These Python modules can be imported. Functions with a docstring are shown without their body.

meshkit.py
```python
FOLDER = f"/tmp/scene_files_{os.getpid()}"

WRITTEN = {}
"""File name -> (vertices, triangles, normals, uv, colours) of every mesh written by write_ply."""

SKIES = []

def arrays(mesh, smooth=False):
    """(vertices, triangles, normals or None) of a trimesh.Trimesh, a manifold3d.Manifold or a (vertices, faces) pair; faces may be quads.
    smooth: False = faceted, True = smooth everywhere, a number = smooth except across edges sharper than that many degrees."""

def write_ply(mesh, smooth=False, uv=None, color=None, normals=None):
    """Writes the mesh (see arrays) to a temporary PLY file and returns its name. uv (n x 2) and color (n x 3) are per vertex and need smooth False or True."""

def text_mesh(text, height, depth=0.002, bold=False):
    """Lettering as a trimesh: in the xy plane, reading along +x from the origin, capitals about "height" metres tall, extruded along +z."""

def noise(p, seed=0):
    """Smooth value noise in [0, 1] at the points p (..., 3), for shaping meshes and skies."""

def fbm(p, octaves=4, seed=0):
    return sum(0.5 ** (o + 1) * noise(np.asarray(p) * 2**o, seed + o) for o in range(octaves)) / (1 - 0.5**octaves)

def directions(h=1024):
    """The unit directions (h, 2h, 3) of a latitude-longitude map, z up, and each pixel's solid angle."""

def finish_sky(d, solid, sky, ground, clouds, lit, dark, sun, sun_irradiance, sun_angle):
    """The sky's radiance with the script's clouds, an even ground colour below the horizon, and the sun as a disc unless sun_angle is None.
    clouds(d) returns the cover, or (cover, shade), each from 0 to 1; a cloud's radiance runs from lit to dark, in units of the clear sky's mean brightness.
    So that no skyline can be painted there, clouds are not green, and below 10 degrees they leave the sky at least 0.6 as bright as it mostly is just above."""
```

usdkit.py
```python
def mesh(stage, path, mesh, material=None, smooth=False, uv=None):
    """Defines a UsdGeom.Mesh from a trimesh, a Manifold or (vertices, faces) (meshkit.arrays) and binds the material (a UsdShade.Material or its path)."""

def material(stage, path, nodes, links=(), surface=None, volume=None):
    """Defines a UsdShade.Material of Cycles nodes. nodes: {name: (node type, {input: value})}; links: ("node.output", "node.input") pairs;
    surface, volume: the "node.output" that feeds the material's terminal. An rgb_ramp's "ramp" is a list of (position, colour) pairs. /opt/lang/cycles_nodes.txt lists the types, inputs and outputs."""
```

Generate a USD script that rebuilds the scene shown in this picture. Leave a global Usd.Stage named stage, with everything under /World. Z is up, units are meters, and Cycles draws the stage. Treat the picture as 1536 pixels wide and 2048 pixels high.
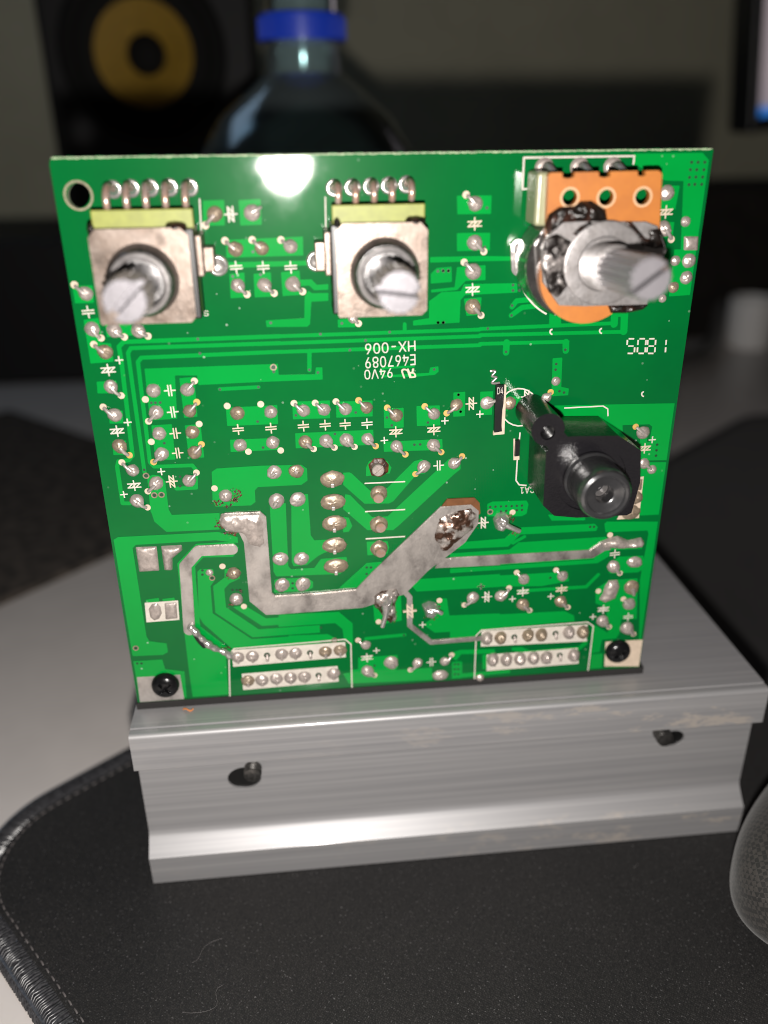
import math, random
import numpy as np, trimesh, manifold3d, shapely
from shapely import affinity
from shapely.geometry import Polygon, LineString, Point, box as sbox
from shapely.ops import unary_union
import usdkit, meshkit
from pxr import Usd, UsdGeom, UsdLux, UsdShade, Sdf, Gf, Vt

stage = Usd.Stage.CreateInMemory()
UsdGeom.SetStageUpAxis(stage, 'Z')
UsdGeom.SetStageMetersPerUnit(stage, 1.0)
UsdGeom.Xform.Define(stage, '/World')
rnd = random.Random(7)
rng = np.random.default_rng(7)

# ---------------------------------------------------------------- camera, lamps
# lengths below are millimetres in the board's frame: x right along the board, y away, z up, origin at the board's lower left corner
ZB = 39.5                                   # the board's lower edge above the mat
EYE = np.array([34.5994, -135.6357, 101.4220])
M = np.array([[0.99459151, -0.10345782, -0.00917688], [-0.05202369, -0.41975298, -0.90614622], [0.08989589, 0.90172275, -0.42286501]])   # right, down, forward
FPX, HB = 1680.0, 97.07
cam = UsdGeom.Camera.Define(stage, '/World/camera')
right, up, back = M[0], -M[1], -M[2]
eye = (EYE + [0, 0, ZB]) / 1000
cam.AddTransformOp().Set(Gf.Matrix4d(*right, 0, *up, 0, *back, 0, *eye, 1))
cam.CreateHorizontalApertureAttr(36.0)
cam.CreateFocalLengthAttr(36.0 * FPX / 1536)
cam.CreateClippingRangeAttr((0.005, 50.0))
cam.CreateFStopAttr(10.5)
cam.CreateFocusDistanceAttr(float(M[2] @ (np.array([48, 0, 50]) - EYE)) / 1000)
cam.CreateExposureAttr(0.0)

flash = UsdLux.SphereLight.Define(stage, '/World/flash_lamp')       # the phone's flash, a little below its lens
fl = EYE + M[1] * 14.0 + M[0] * -0.5
flash.AddTranslateOp().Set(Gf.Vec3d(*((fl + [0, 0, ZB]) / 1000)))
flash.CreateRadiusAttr(0.0022)
flash.CreateNormalizeAttr(True)
flash.CreateIntensityAttr(0.62)
flash.CreateColorAttr(Gf.Vec3f(1.0, 0.95, 0.90))

room = UsdLux.DomeLight.Define(stage, '/World/room_light')         # the dim even light of the room
usdkit.material(stage, '/World/Looks/room_light', {'b': ('background_shader', {'color': (1.0, 0.9, 0.8), 'strength': 0.007})}, surface='b.background')
UsdShade.MaterialBindingAPI.Apply(room.GetPrim()).Bind(UsdShade.Material.Get(stage, '/World/Looks/room_light'))

side = UsdLux.RectLight.Define(stage, '/World/side_screen_light')     # bluish glow of a second screen, behind and left above the picture
side.CreateWidthAttr(.22); side.CreateHeightAttr(.14)
sp, tg_ = np.array([-.26, .34, .46]), np.array([.03, .165, .14])
zz_ = (sp - tg_) / np.linalg.norm(sp - tg_); xx_ = np.cross([0, 0, 1], zz_); xx_ /= np.linalg.norm(xx_); yy_ = np.cross(zz_, xx_)
side.AddTransformOp().Set(Gf.Matrix4d(*xx_, 0, *yy_, 0, *zz_, 0, *sp, 1))
side.CreateIntensityAttr(1.6); side.CreateColorAttr(Gf.Vec3f(.55, .75, 1.0))

# ---------------------------------------------------------------- helpers
def at(px, py, axis, val):
    """The point on the plane <axis> = val that was measured at this place of the photograph."""
    d = M.T @ np.array([(px - 768) / FPX, (py - 1024) / FPX, 1.0])
    return EYE + d * (val - EYE[axis]) / d[axis]
def bm(px, py, h=0.0):
    p = at(px, py, 1, -h)
    return np.array([p[0], p[2]])
REG = dict(Z=(0, 0, 1), A=(80, 280, 3.84), B=(440, 280, 2.954), C=(880, 280, 2.743), D=(140, 640, 3.657), E=(520, 640, 3.491),
           F=(900, 640, 3.072), G=(200, 1000, 3.491), H=(560, 960, 3.491), I=(900, 1000, 3.491))
def rp(reg, x, y):
    ox, oy, s = REG[reg]
    return ox + x / s, oy + y / s
def pts(text, h=0.0):
    out, reg = [], 'Z'
    for t in text.split():
        if t in REG: reg = t
        else:
            x, y = map(float, t.split(','))
            out.append(bm(*rp(reg, x, y), h))
    return np.array(out)
def pxmm(reg, x, y):
    q = np.array(rp(reg, x, y)); a, b, c = bm(*q), bm(q[0] + 1, q[1]), bm(q[0], q[1] + 1)
    return 2 / (np.linalg.norm(b - a) + np.linalg.norm(c - a))
def one(reg, x, y, h=0.0): return bm(*rp(reg, x, y), h)

BASE = {}
def free(parent, name):
    n, k = name, 0
    while stage.GetPrimAtPath(f'{parent}/{n}'):
        k += 1; n = f'{name}_{k:03d}'
    return f'{parent}/{n}'
def tag(prim, **kw):
    for k, v in kw.items():
        if v: prim.SetCustomDataByKey(k, v)
def thing(name, label, cat, base=(0, 0, -ZB), group=None, kind=None):
    p = free('/World', name)
    x = UsdGeom.Xform.Define(stage, p)
    b = np.array(base, float)
    x.AddTranslateOp().Set(Gf.Vec3d(*((b + [0, 0, ZB]) / 1000)))
    BASE[p] = b
    tag(x.GetPrim(), label=label, category=cat, group=group, kind=kind)
    return p
def base_of(p):
    return BASE['/'.join(p.split('/')[:3])]
def put(name, mesh, mat, parent='/World', smooth=False, label=None, **kw):
    """mesh: millimetres in the board's frame."""
    v, f, _ = meshkit.arrays(mesh)
    p = free(parent, name)
    b = base_of(parent) if parent != '/World' else np.array([0, 0, -ZB])
    usdkit.mesh(stage, p, ((v - b) / 1000, f), MAT[mat], smooth=smooth)
    tag(stage.GetPrimAtPath(p), label=label, **kw)
    return p
UVH = np.array([[1, 0, 0, 0], [0, 0, -1, 0], [0, 1, 0, 0], [0, 0, 0, 1.0]])
def uvh(m):
    """(along, up, out of the board) -> board frame."""
    m = tm(m); m.apply_transform(UVH); return m
def tm(m):
    if hasattr(m, 'to_mesh'):
        q = m.to_mesh(); return trimesh.Trimesh(q.vert_properties[:, :3], q.tri_verts, process=False)
    return m.copy()
def mani(m):
    m = tm(m); m.merge_vertices()
    return manifold3d.Manifold(manifold3d.Mesh(np.asarray(m.vertices, np.float32), np.asarray(m.faces, np.uint32)))
def ext(poly, h0, h1):
    if poly.geom_type != 'Polygon':
        return cat([ext(g, h0, h1) for g in poly.geoms if g.area > 1e-6])
    m = trimesh.creation.extrude_polygon(poly, h1 - h0, engine='earcut'); m.apply_translation([0, 0, h0]); return m
def cat(ms): return trimesh.util.concatenate([tm(m) for m in ms])
def lathe(prof, n=40, c=(0, 0, 0)):
    m = trimesh.creation.revolve(np.array(prof, float), sections=n); m.apply_translation(c); return m
def cyl(r, z0, z1, c=(0, 0), n=32):
    m = trimesh.creation.cylinder(radius=r, height=z1 - z0, sections=n); m.apply_translation([c[0], c[1], (z0 + z1) / 2]); return m
def rbox(lo, hi, r=0.3):
    lo, hi = np.array(lo, float), np.array(hi, float)
    r = min(r, *(abs(hi - lo) / 2.01))
    s = trimesh.creation.icosphere(2, r).vertices
    c = np.array([[x, y, z] for x in (lo[0] + r, hi[0] - r) for y in (lo[1] + r, hi[1] - r) for z in (lo[2] + r, hi[2] - r)])
    return trimesh.convex.convex_hull((s[None] + c[:, None]).reshape(-1, 3))
def tube(p, r, n=8, cap=True):
    p = np.asarray(p, float); r = np.broadcast_to(r, (len(p),)).astype(float)
    if cap:
        d0, d1 = p[0] - p[1], p[-1] - p[-2]
        p = np.vstack([p[0] + d0 / np.linalg.norm(d0) * r[0] * .35, p, p[-1] + d1 / np.linalg.norm(d1) * r[-1] * .35])
        r = np.concatenate([[r[0] * .55], r, [r[-1] * .55]])
    t = np.gradient(p, axis=0); t /= np.linalg.norm(t, axis=1, keepdims=True) + 1e-12
    ref = np.array([0.31, 0.2, 0.93])
    a = np.cross(t, ref); a /= np.linalg.norm(a, axis=1, keepdims=True) + 1e-12
    b = np.cross(t, a); g = np.arange(n) * 2 * np.pi / n
    v = (p[:, None] + r[:, None, None] * (np.cos(g)[None, :, None] * a[:, None] + np.sin(g)[None, :, None] * b[:, None])).reshape(-1, 3)
    f, k = [], len(p)
    for i in range(k - 1):
        for j in range(n):
            q = (i * n + j, i * n + (j + 1) % n, (i + 1) * n + (j + 1) % n, (i + 1) * n + j)
            f += [(q[0], q[1], q[2]), (q[0], q[2], q[3])]
    v = np.vstack([v, p[0], p[-1]])
    for j in range(n):
        f += [(k * n, (j + 1) % n, j), (k * n + 1, (k - 1) * n + j, (k - 1) * n + (j + 1) % n)]
    m = trimesh.Trimesh(v, f, process=False); m.fix_normals(); return m
def smooth_path(p, n=6):
    p = np.asarray(p, float)
    from scipy.interpolate import CubicSpline
    s = np.r_[0, np.cumsum(np.linalg.norm(np.diff(p, axis=0), axis=1))]
    return CubicSpline(s, p)(np.linspace(0, s[-1], n * (len(p) - 1) + 1))
def aligned(m, a, b):
    """Moves a mesh built along +z so that z runs from a towards b."""
    a, b = np.asarray(a, float), np.asarray(b, float)
    T = trimesh.geometry.align_vectors([0, 0, 1], (b - a) / np.linalg.norm(b - a)); T[:3, 3] = a
    m = tm(m); m.apply_transform(T); return m

# ---------------------------------------------------------------- materials
MAT = {}
def mat(name, color=(.5, .5, .5), rough=.5, metal=0.0, vary=0.0, vscale=400, bump=0.0, bscale=900, rvary=0.0, stretch=(1, 1, 1), color2=None, ramp=None, detail=4, **kw):
    """Principled material with procedural variation of colour, roughness and relief (object space, metres)."""
    nodes = {'p': ('principled_bsdf', dict(base_color=color, roughness=rough, metallic=metal, **kw)), 't': ('texture_coordinate', {}), 'm': ('mapping', {'scale': stretch})}
    links = [('t.object', 'm.vector')]
    if color2 is not None or vary:
        c2 = color2 if color2 is not None else tuple(c * (1 - vary) for c in color)
        nodes['n'] = ('noise_texture', {'scale': vscale, 'detail': detail, 'roughness': .6})
        nodes['r'] = ('rgb_ramp', {'ramp': ramp and [(a, tuple(np.array(color) * (1 - w) + np.array(c2) * w)) for a, w in ramp] or [(.35, color), (.65, c2)]})
        links += [('m.vector', 'n.vector'), ('n.fac', 'r.fac'), ('r.color', 'p.base_color')]
    if rvary:
        nodes['n2'] = ('noise_texture', {'scale': vscale * .7, 'detail': 5, 'roughness': .65})
        nodes['mr'] = ('map_range', {'from_min': .3, 'from_max': .7, 'to_min': max(.03, rough - rvary), 'to_max': rough + rvary, 'clamp': True})
        links += [('m.vector', 'n2.vector'), ('n2.fac', 'mr.value'), ('mr.result', 'p.roughness')]
    if bump:
        nodes['n3'] = ('noise_texture', {'scale': bscale, 'detail': 4, 'roughness': .6})
        nodes['b'] = ('bump', {'strength': bump, 'distance': 0.0002})
        links += [('m.vector', 'n3.vector'), ('n3.fac', 'b.height'), ('b.normal', 'p.normal')]
    MAT[name] = usdkit.material(stage, f'/World/Looks/{name}', nodes, links, surface='p.BSDF')

def board_mat(name, color, color2):
    """Green lacquer over glass weave: fine woven relief, smudged gloss."""
    nodes = {'p': ('principled_bsdf', dict(roughness=.2, specular_ior_level=.2, coat_weight=.05, coat_roughness=.33)), 't': ('texture_coordinate', {}),
             'n': ('noise_texture', {'scale': 45, 'detail': 5, 'roughness': .6}), 'r': ('rgb_ramp', {'ramp': [(.3, color), (.7, color2)]}),
             'n2': ('noise_texture', {'scale': 150, 'detail': 9, 'roughness': .74, 'distortion': .25}), 'mr': ('map_range', {'from_min': .35, 'from_max': .68, 'to_min': .03, 'to_max': .075, 'clamp': True}),
             'w1': ('wave_texture', {'wave_type': 'bands', 'bands_direction': 'x', 'scale': 1100, 'distortion': .8, 'detail_scale': 3}),
             'w2': ('wave_texture', {'wave_type': 'bands', 'bands_direction': 'z', 'scale': 1100, 'distortion': .8, 'detail_scale': 3}),
             'w': ('math', {'math_type': 'multiply'}), 'n3': ('noise_texture', {'scale': 300, 'detail': 3}), 'h': ('math', {'math_type': 'add'}),
             'v': ('voronoi_texture', {'feature': 'f1', 'scale': 420}), 'vl': ('math', {'math_type': 'less_than', 'value2': .085}), 'vn': ('noise_texture', {'scale': 55, 'detail': 3}), 'vg': ('map_range', {'from_min': .5, 'from_max': .62, 'to_min': 0, 'to_max': .5, 'clamp': True}), 'vm': ('math', {'math_type': 'multiply'}),
             'dm': ('mix_color', {'blend_type': 'mix', 'b': (.34, .42, .36)}),
             'b': ('bump', {'strength': .05, 'distance': 0.00004})}
    links = [('t.object', 'n.vector'), ('t.object', 'n2.vector'), ('t.object', 'n3.vector'), ('t.object', 'w1.vector'), ('t.object', 'w2.vector'), ('n.fac', 'r.fac'), ('r.color', 'dm.a'), ('dm.result', 'p.base_color'), ('t.object', 'v.vector'), ('v.distance', 'vl.value1'), ('t.object', 'vn.vector'), ('vn.fac', 'vg.value'), ('vl.value', 'vm.value1'), ('vg.result', 'vm.value2'), ('vm.value', 'dm.fac'),
             ('n2.fac', 'mr.value'), ('mr.result', 'p.roughness'), ('w1.fac', 'w.value1'), ('w2.fac', 'w.value2'), ('w.value', 'h.value1'), ('n3.fac', 'h.value2'), ('h.value', 'b.height'), ('b.normal', 'p.normal')]
    MAT[name] = usdkit.material(stage, f'/World/Looks/{name}', nodes, links, surface='p.BSDF')
board_mat('lacquer_dark', (.0005, .105, .020), (.0005, .082, .018))
board_mat('lacquer_light', (.0008, .235, .034), (.0008, .20, .028))
mat('laminate_edge', (.36, .46, .28), .7, vary=.6, vscale=2500, bump=.5)
mat('silk_white', (.52, .475, .42), .6, vary=.15, vscale=900)
mat('silk_tan', (.52, .42, .325), .6, vary=.15, vscale=900)
mat('silk_yellow', (.52, .33, .09), .55, vary=.25, vscale=900)
mat('solder', (.40, .345, .315), .36, .38, vary=.3, vscale=1300, rvary=.10, bump=.2, bscale=1500)
mat('solder_aged', (.30, .235, .17), .38, .38, vary=.35, vscale=1300, rvary=.12, bump=.25, bscale=1500)
mat('solder_bright', (.58, .55, .53), .20, .75, vary=.25, vscale=900, bump=.25, bscale=700)
mat('tinned_strap', (.46, .425, .40), .33, .66, color2=(.17, .155, .145), vscale=260, rvary=.10, bump=.22, bscale=1500, detail=14, stretch=(1, 1, .8), ramp=[(.36, 0), (.50, .25), (.70, 1)])
mat('solder_burnt', (.46, .42, .39), .28, .6, color2=(.07, .035, .022), vscale=420, rvary=.12, bump=.35, bscale=900, detail=9, ramp=[(.44, 0), (.56, 1)])
mat('lead_wire', (.50, .45, .42), .32, .55, vary=.2, vscale=2000)
mat('copper_wire', (.52, .32, .235), .28, .6, color2=(.50, .40, .36), vscale=900)
mat('flux_burn', (.016, .008, .005), .4, color2=(.10, .032, .012), vscale=900, bump=.8, bscale=1200)
mat('via_hole', (.003, .035, .012), .5)
mat('brown_resin', (.15, .06, .022), .35, vary=.3, vscale=500)
mat('black_part', (.006, .006, .006), .35, vary=.3)
mat('screw_black', (.011, .011, .012), .22, .35, vary=.4, vscale=900, bump=.2)
mat('black_plastic', (.007, .007, .0075), .22, rvary=.08, vscale=350, bump=.06, bscale=2500)
mat('black_plastic_face', (.008, .0075, .009), .19, specular_ior_level=.55, rvary=.12, vscale=350, bump=.2, bscale=2200)
mat('jack_barrel', (.05, .05, .053), .24, .55, rvary=.08, vscale=500, bump=.08, bscale=900, coat_weight=.7, coat_roughness=.14, specular_ior_level=.9)
mat('pot_plate', (.15, .112, .090), .36, .6, color2=(.21, .17, .145), vscale=420, rvary=.14, bump=.14, bscale=1300, detail=7)
mat('pot_wafer', (.235, .255, .036), .5, vary=.2, vscale=600, bump=.05)
mat('bushing_metal', (.17, .165, .165), .27, .9, color2=(.15, .145, .145), vscale=500, rvary=.1, bump=.15)
mat('zinc', (.30, .285, .285), .40, .55, color2=(.22, .205, .20), vscale=500, rvary=.12, bump=.35, bscale=1300, detail=7)
mat('shaft_grey', (.22, .21, .225), .34, .35, color2=(.20, .19, .205), vscale=700, bump=.25, bscale=1500)
mat('wafer_orange', (.40, .135, .020), .5, color2=(.34, .11, .018), vscale=250, bump=.06)
mat('wafer_rim', (.52, .33, .19), .55)
mat('burnt_glue', (.008, .006, .005), .30, color2=(.045, .016, .010), vscale=700, bump=.9, bscale=900, ramp=[(.5, 0), (.75, 1)])
mat('burnt_metal', (.26, .235, .225), .35, .5, color2=(.012, .009, .008), vscale=380, bump=.5, bscale=900, detail=9, ramp=[(.42, 0), (.54, 1)])
mat('hole_tan', (.24, .21, .13), .6, vary=.4, vscale=1500)
mat('clear_resin', (.36, .36, .22), .25, transmission_weight=.25, bump=.2, bscale=500)
mat('bolt_steel', (.15, .145, .14), .27, .85, vary=.5, vscale=1500, bump=.3)
mat('can_metal', (.50, .48, .47), .17, .95, vary=.3, vscale=300, rvary=.08)
mat('foam_strip', (.010, .009, .009), .85, bump=.6, bscale=2500)
mat('orange_thread', (.6, .18, .03), .6)
mat('white_wire', (.16, .15, .15), .5)

# brushed aluminium: long streaks along x, pale scuffs
nodes = {'p': ('principled_bsdf', dict(metallic=.6, specular_ior_level=.5, anisotropic=0.0)), 'tg': ('tangent', {'direction_type': 'radial', 'axis': 'z'}), 't': ('texture_coordinate', {}),
         'm': ('mapping', {'scale': (9, 1300, 1300)}), 'n': ('noise_texture', {'scale': 1.0, 'detail': 5, 'roughness': .65}),
         'r': ('rgb_ramp', {'ramp': [(.25, (.24, .24, .25)), (.5, (.30, .297, .304)), (.75, (.37, .365, .37))]}),
         'm2': ('mapping', {'scale': (1, 1, 2.4)}), 's': ('noise_texture', {'scale': 75, 'detail': 9, 'roughness': .72}), 'sr': ('rgb_ramp', {'ramp': [(.53, (0, 0, 0)), (.585, (.9, .9, .9))]}),
         'sx': ('separate_xyz', {}), 'xr': ('map_range', {'from_min': -.03, 'from_max': .045, 'to_min': .08, 'to_max': .9, 'clamp': True}), 'sm': ('math', {'math_type': 'multiply'}),
         'mix': ('mix_color', {'blend_type': 'mix', 'b': (.44, .39, .345)}), 'rr': ('map_range', {'from_min': .3, 'from_max': .7, 'to_min': .07, 'to_max': .10, 'clamp': True}), 'q': ('principled_bsdf', dict(metallic=.0, roughness=.62, specular_ior_level=.2)), 'q2': ('principled_bsdf', dict(metallic=1.0, roughness=.48)), 'q2r': ('rgb_ramp', {'ramp': [(.25, (.28, .28, .29)), (.75, (.41, .405, .41))]}), 'mq': ('mix_closure', {'fac': .36}), 'mx': ('mix_closure', {'fac': .93}), 'za': ('math', {'math_type': 'subtract', 'value2': .0187}), 'zb': ('math', {'math_type': 'absolute'}), 'zc': ('math', {'math_type': 'subtract', 'value2': .0145}), 'zd': ('math', {'math_type': 'absolute'}), 'ze': ('map_range', {'from_min': .0035, 'from_max': .0045, 'to_min': 1.0, 'to_max': .04, 'clamp': True}), 'zm': ('math', {'math_type': 'multiply'}),
         'me': ('mix_float', {'a': .95, 'b': .05}), 'b': ('bump', {'strength': .05, 'distance': .00003})}
links = [('t.object', 'm.vector'), ('m.vector', 'n.vector'), ('n.fac', 'r.fac'), ('t.object', 'm2.vector'), ('m2.vector', 's.vector'), ('s.fac', 'sr.fac'), ('t.object', 'sx.vector'), ('sx.x', 'xr.value'), ('sx.z', 'za.value1'), ('za.value', 'zb.value1'), ('zb.value', 'zc.value1'), ('zc.value', 'zd.value1'), ('zd.value', 'ze.value'), ('xr.result', 'zm.value1'), ('ze.result', 'zm.value2'),
         ('sr.color', 'sm.value1'), ('zm.value', 'sm.value2'), ('sm.value', 'mix.fac'), ('r.color', 'mix.a'), ('mix.result', 'p.base_color'), ('n.fac', 'rr.value'), ('rr.result', 'p.roughness'), ('sm.value', 'me.fac'), ('me.result', 'p.metallic'),
         ('n.fac', 'b.height'), ('b.normal', 'p.normal'), ('tg.tangent', 'p.tangent'), ('mix.result', 'q.base_color'), ('q2r.color', 'q2.base_color'), ('n.fac', 'q2r.fac'), ('q.BSDF', 'mq.closure1'), ('q2.BSDF', 'mq.closure2'), ('p.BSDF', 'mx.closure1'), ('mq.closure', 'mx.closure2')]
MAT['aluminium'] = usdkit.material(stage, '/World/Looks/aluminium', nodes, links, surface='mx.closure')

# woven mat cloth: dark twill with tiny bright threads and lint
nodes = {'p': ('principled_bsdf', dict(roughness=.62, specular_ior_level=.35, sheen_weight=.12, sheen_roughness=.4)), 't': ('texture_coordinate', {}), 'm': ('mapping', {'rotation': (0, 0, .65)}),
         'v': ('voronoi_texture', {'feature': 'f1', 'scale': 2600, 'randomness': .55}), 'vr': ('rgb_ramp', {'ramp': [(.0, (.032, .030, .030)), (.45, (.012, .0115, .0115)), (.9, (.005, .005, .006))]}),
         'g': ('noise_texture', {'scale': 2300, 'detail': 2}), 'gr': ('rgb_ramp', {'ramp': [(.64, (0, 0, 0)), (.76, (.085, .083, .085))]}),
         'l': ('noise_texture', {'scale': 25, 'detail': 4}), 'lr': ('rgb_ramp', {'ramp': [(.3, (.65, .65, .65)), (.7, (1.15, 1.12, 1.1))]}),
         'mu': ('mix_color', {'blend_type': 'multiply', 'fac': 1.0, 'use_clamp': False}), 'ad': ('mix_color', {'blend_type': 'add', 'fac': 1.0}),
         'b': ('bump', {'strength': .9, 'distance': .00015, 'invert': True})}
links = [('t.object', 'm.vector'), ('m.vector', 'v.vector'), ('v.distance', 'vr.fac'), ('m.vector', 'g.vector'), ('g.fac', 'gr.fac'), ('t.object', 'l.vector'), ('l.fac', 'lr.fac'), ('vr.color', 'mu.a'), ('lr.color', 'mu.b'),
         ('mu.result', 'ad.a'), ('gr.color', 'ad.b'), ('ad.result', 'p.base_color'), ('v.distance', 'b.height'), ('b.normal', 'p.normal')]
MAT['mat_cloth'] = usdkit.material(stage, '/World/Looks/mat_cloth', nodes, links, surface='p.BSDF')
mat('mat_rubber', (.008, .008, .008), .8)
mat('mat_thread', (.020, .020, .023), .30, color2=(.06, .06, .065), vscale=1500)
mat('stitch_thread', (.10, .09, .09), .5)
# checked cushion cloth
nodes = {'p': ('principled_bsdf', dict(roughness=.8, sheen_weight=.15)), 't': ('texture_coordinate', {}), 'm': ('mapping', {'rotation': (.5, .3, .5)}),
         'c': ('checker_texture', {'scale': 1300, 'color1': (.009, .0085, .008), 'color2': (.034, .030, .027)}), 'n': ('noise_texture', {'scale': 1500, 'detail': 3}),
         'x': ('mix_color', {'blend_type': 'multiply', 'fac': .8}), 'nr': ('rgb_ramp', {'ramp': [(.3, (.45, .45, .45)), (.7, (1, 1, 1))]}), 'b': ('bump', {'strength': .7, 'distance': .0003})}
links = [('t.object', 'm.vector'), ('m.vector', 'c.vector'), ('m.vector', 'n.vector'), ('n.fac', 'nr.fac'), ('c.color', 'x.a'), ('nr.color', 'x.b'), ('x.result', 'p.base_color'), ('c.fac', 'b.height'), ('b.normal', 'p.normal')]
MAT['check_cloth'] = usdkit.material(stage, '/World/Looks/check_cloth', nodes, links, surface='p.BSDF')
mat('desk_white', (.56, .52, .495), .32, vary=.06, vscale=60, bump=.05, bscale=900)
mat('wall_paint', (.50, .475, .35), .9, vary=.1, vscale=20, bump=.3, bscale=300)
mat('speaker_black', (.008, .008, .009), .6, specular_ior_level=.25, bump=.2, bscale=700)
mat('speaker_yellow', (.30, .18, .018), .6, vary=.2, vscale=300, bump=.3)
mat('rubber_black', (.007, .007, .007), .8, specular_ior_level=.15)
mat('cap_blue', (.009, .045, .48), .35)
MAT['bottle_plastic'] = usdkit.material(stage, '/World/Looks/bottle_plastic', {'f': ('fresnel', {'IOR': 1.35}), 'a': ('math', {'math_type': 'add', 'value2': .05}), 't0': ('transparent_bsdf', {'color': (.86, .95, .95)}), 'df': ('diffuse_bsdf', {'color': (.45, .56, .58)}), 't': ('mix_closure', {'fac': .10}), 'g': ('glossy_bsdf', {'color': (.9, .97, 1), 'roughness': .13}),
    'm': ('mix_closure', {})}, [('f.fac', 'a.value1'), ('a.value', 'm.fac'), ('t0.BSDF', 't.closure1'), ('df.BSDF', 't.closure2'), ('t.closure', 'm.closure1'), ('g.BSDF', 'm.closure2')], surface='m.closure')
mat('monitor_black', (.008, .008, .009), .4)
MAT['screen_glow'] = usdkit.material(stage, '/World/Looks/screen_glow', {
    't': ('texture_coordinate', {}), 's': ('separate_xyz', {}), 'mr': ('map_range', {'from_min': 0.0, 'from_max': .03, 'clamp': True}),
    'r': ('rgb_ramp', {'ramp': [(.0, (.03, .25, .9)), (.40, (.05, .3, .95)), (.50, (.45, .38, .42)), (1, (.5, .42, .44))], }),
    'e': ('emission', {'strength': .55})}, [('t.object', 's.vector'), ('s.z', 'mr.value'), ('mr.result', 'r.fac'), ('r.color', 'e.color')], surface='e.emission')
mat('felt_dark', (.085, .068, .055), .95, color2=(.012, .010, .009), vscale=180, bump=.8, bscale=400, detail=6)
mat('foam_speckled', (.020, .015, .010), .95, color2=(.005, .004, .0035), vscale=150, bump=.8, bscale=300, detail=6)
mat('cup_white', (.88, .86, .84), .3)
mat('cable_grey', (.10, .095, .09), .5)

# ---------------------------------------------------------------- setting: desk, wall
DESK = -ZB - 3.0
put('desk', trimesh.creation.box(bounds=[[-900, -500, DESK - 25], [1100, 600, DESK]]), 'desk_white', kind='structure', label='pale grey desk top under everything', category='desk')
put('wall', trimesh.creation.box(bounds=[[-1500, 602, DESK - 700], [1800, 680, 1500]]), 'wall_paint', kind='structure', label='dim olive beige wall behind the speaker and bottle', category='wall')

# ---------------------------------------------------------------- heatsink
XL, XR = -0.7, 123.9
prof = [(62, -1.5), (-5.75, -1.5), (-5.85, -1.95), (-6.15, -1.95), (-6.25, -1.62)]
for a in np.linspace(0, 90, 7): prof.append((-7.1 - .9 * math.sin(math.radians(a)), -2.52 + .9 * math.cos(math.radians(a))))
prof += [(-8.0, -9.75), (-7.85, -9.95), (-4.9, -10.0), (-4.8, -10.1)]
yy, zz = -4.8, -27.5                                       # small fillet, then a slightly hollow slope out to the foot
for R_f, a0, a1, n_ in ((3.0, 0, 40, 9), (31.0, 40, 47, 6)):
    for k in range(n_):
        am = math.radians(a0 + (a1 - a0) * (k + .5) / n_); dl = R_f * math.radians(a1 - a0) / n_
        if k == 0 and a0 == 0: prof.append((yy, zz))
        yy -= dl * math.sin(am); zz -= dl * math.cos(am); prof.append((yy, zz))
e = prof[-1]
prof += [(e[0] - .16, e[1] - .16), (e[0] - .10, e[1] - .75), (e[0] + .1, -39.3), (e[0] + .4, -39.5), (62, -39.5)]
hp = Polygon(prof).buffer(0)
hs = trimesh.creation.extrude_polygon(hp, XR - XL, engine='earcut')
hs.apply_transform(np.array([[0, 0, 1, XL], [1, 0, 0, 0], [0, 1, 0, 0], [0, 0, 0, 1.0]]))
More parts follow.
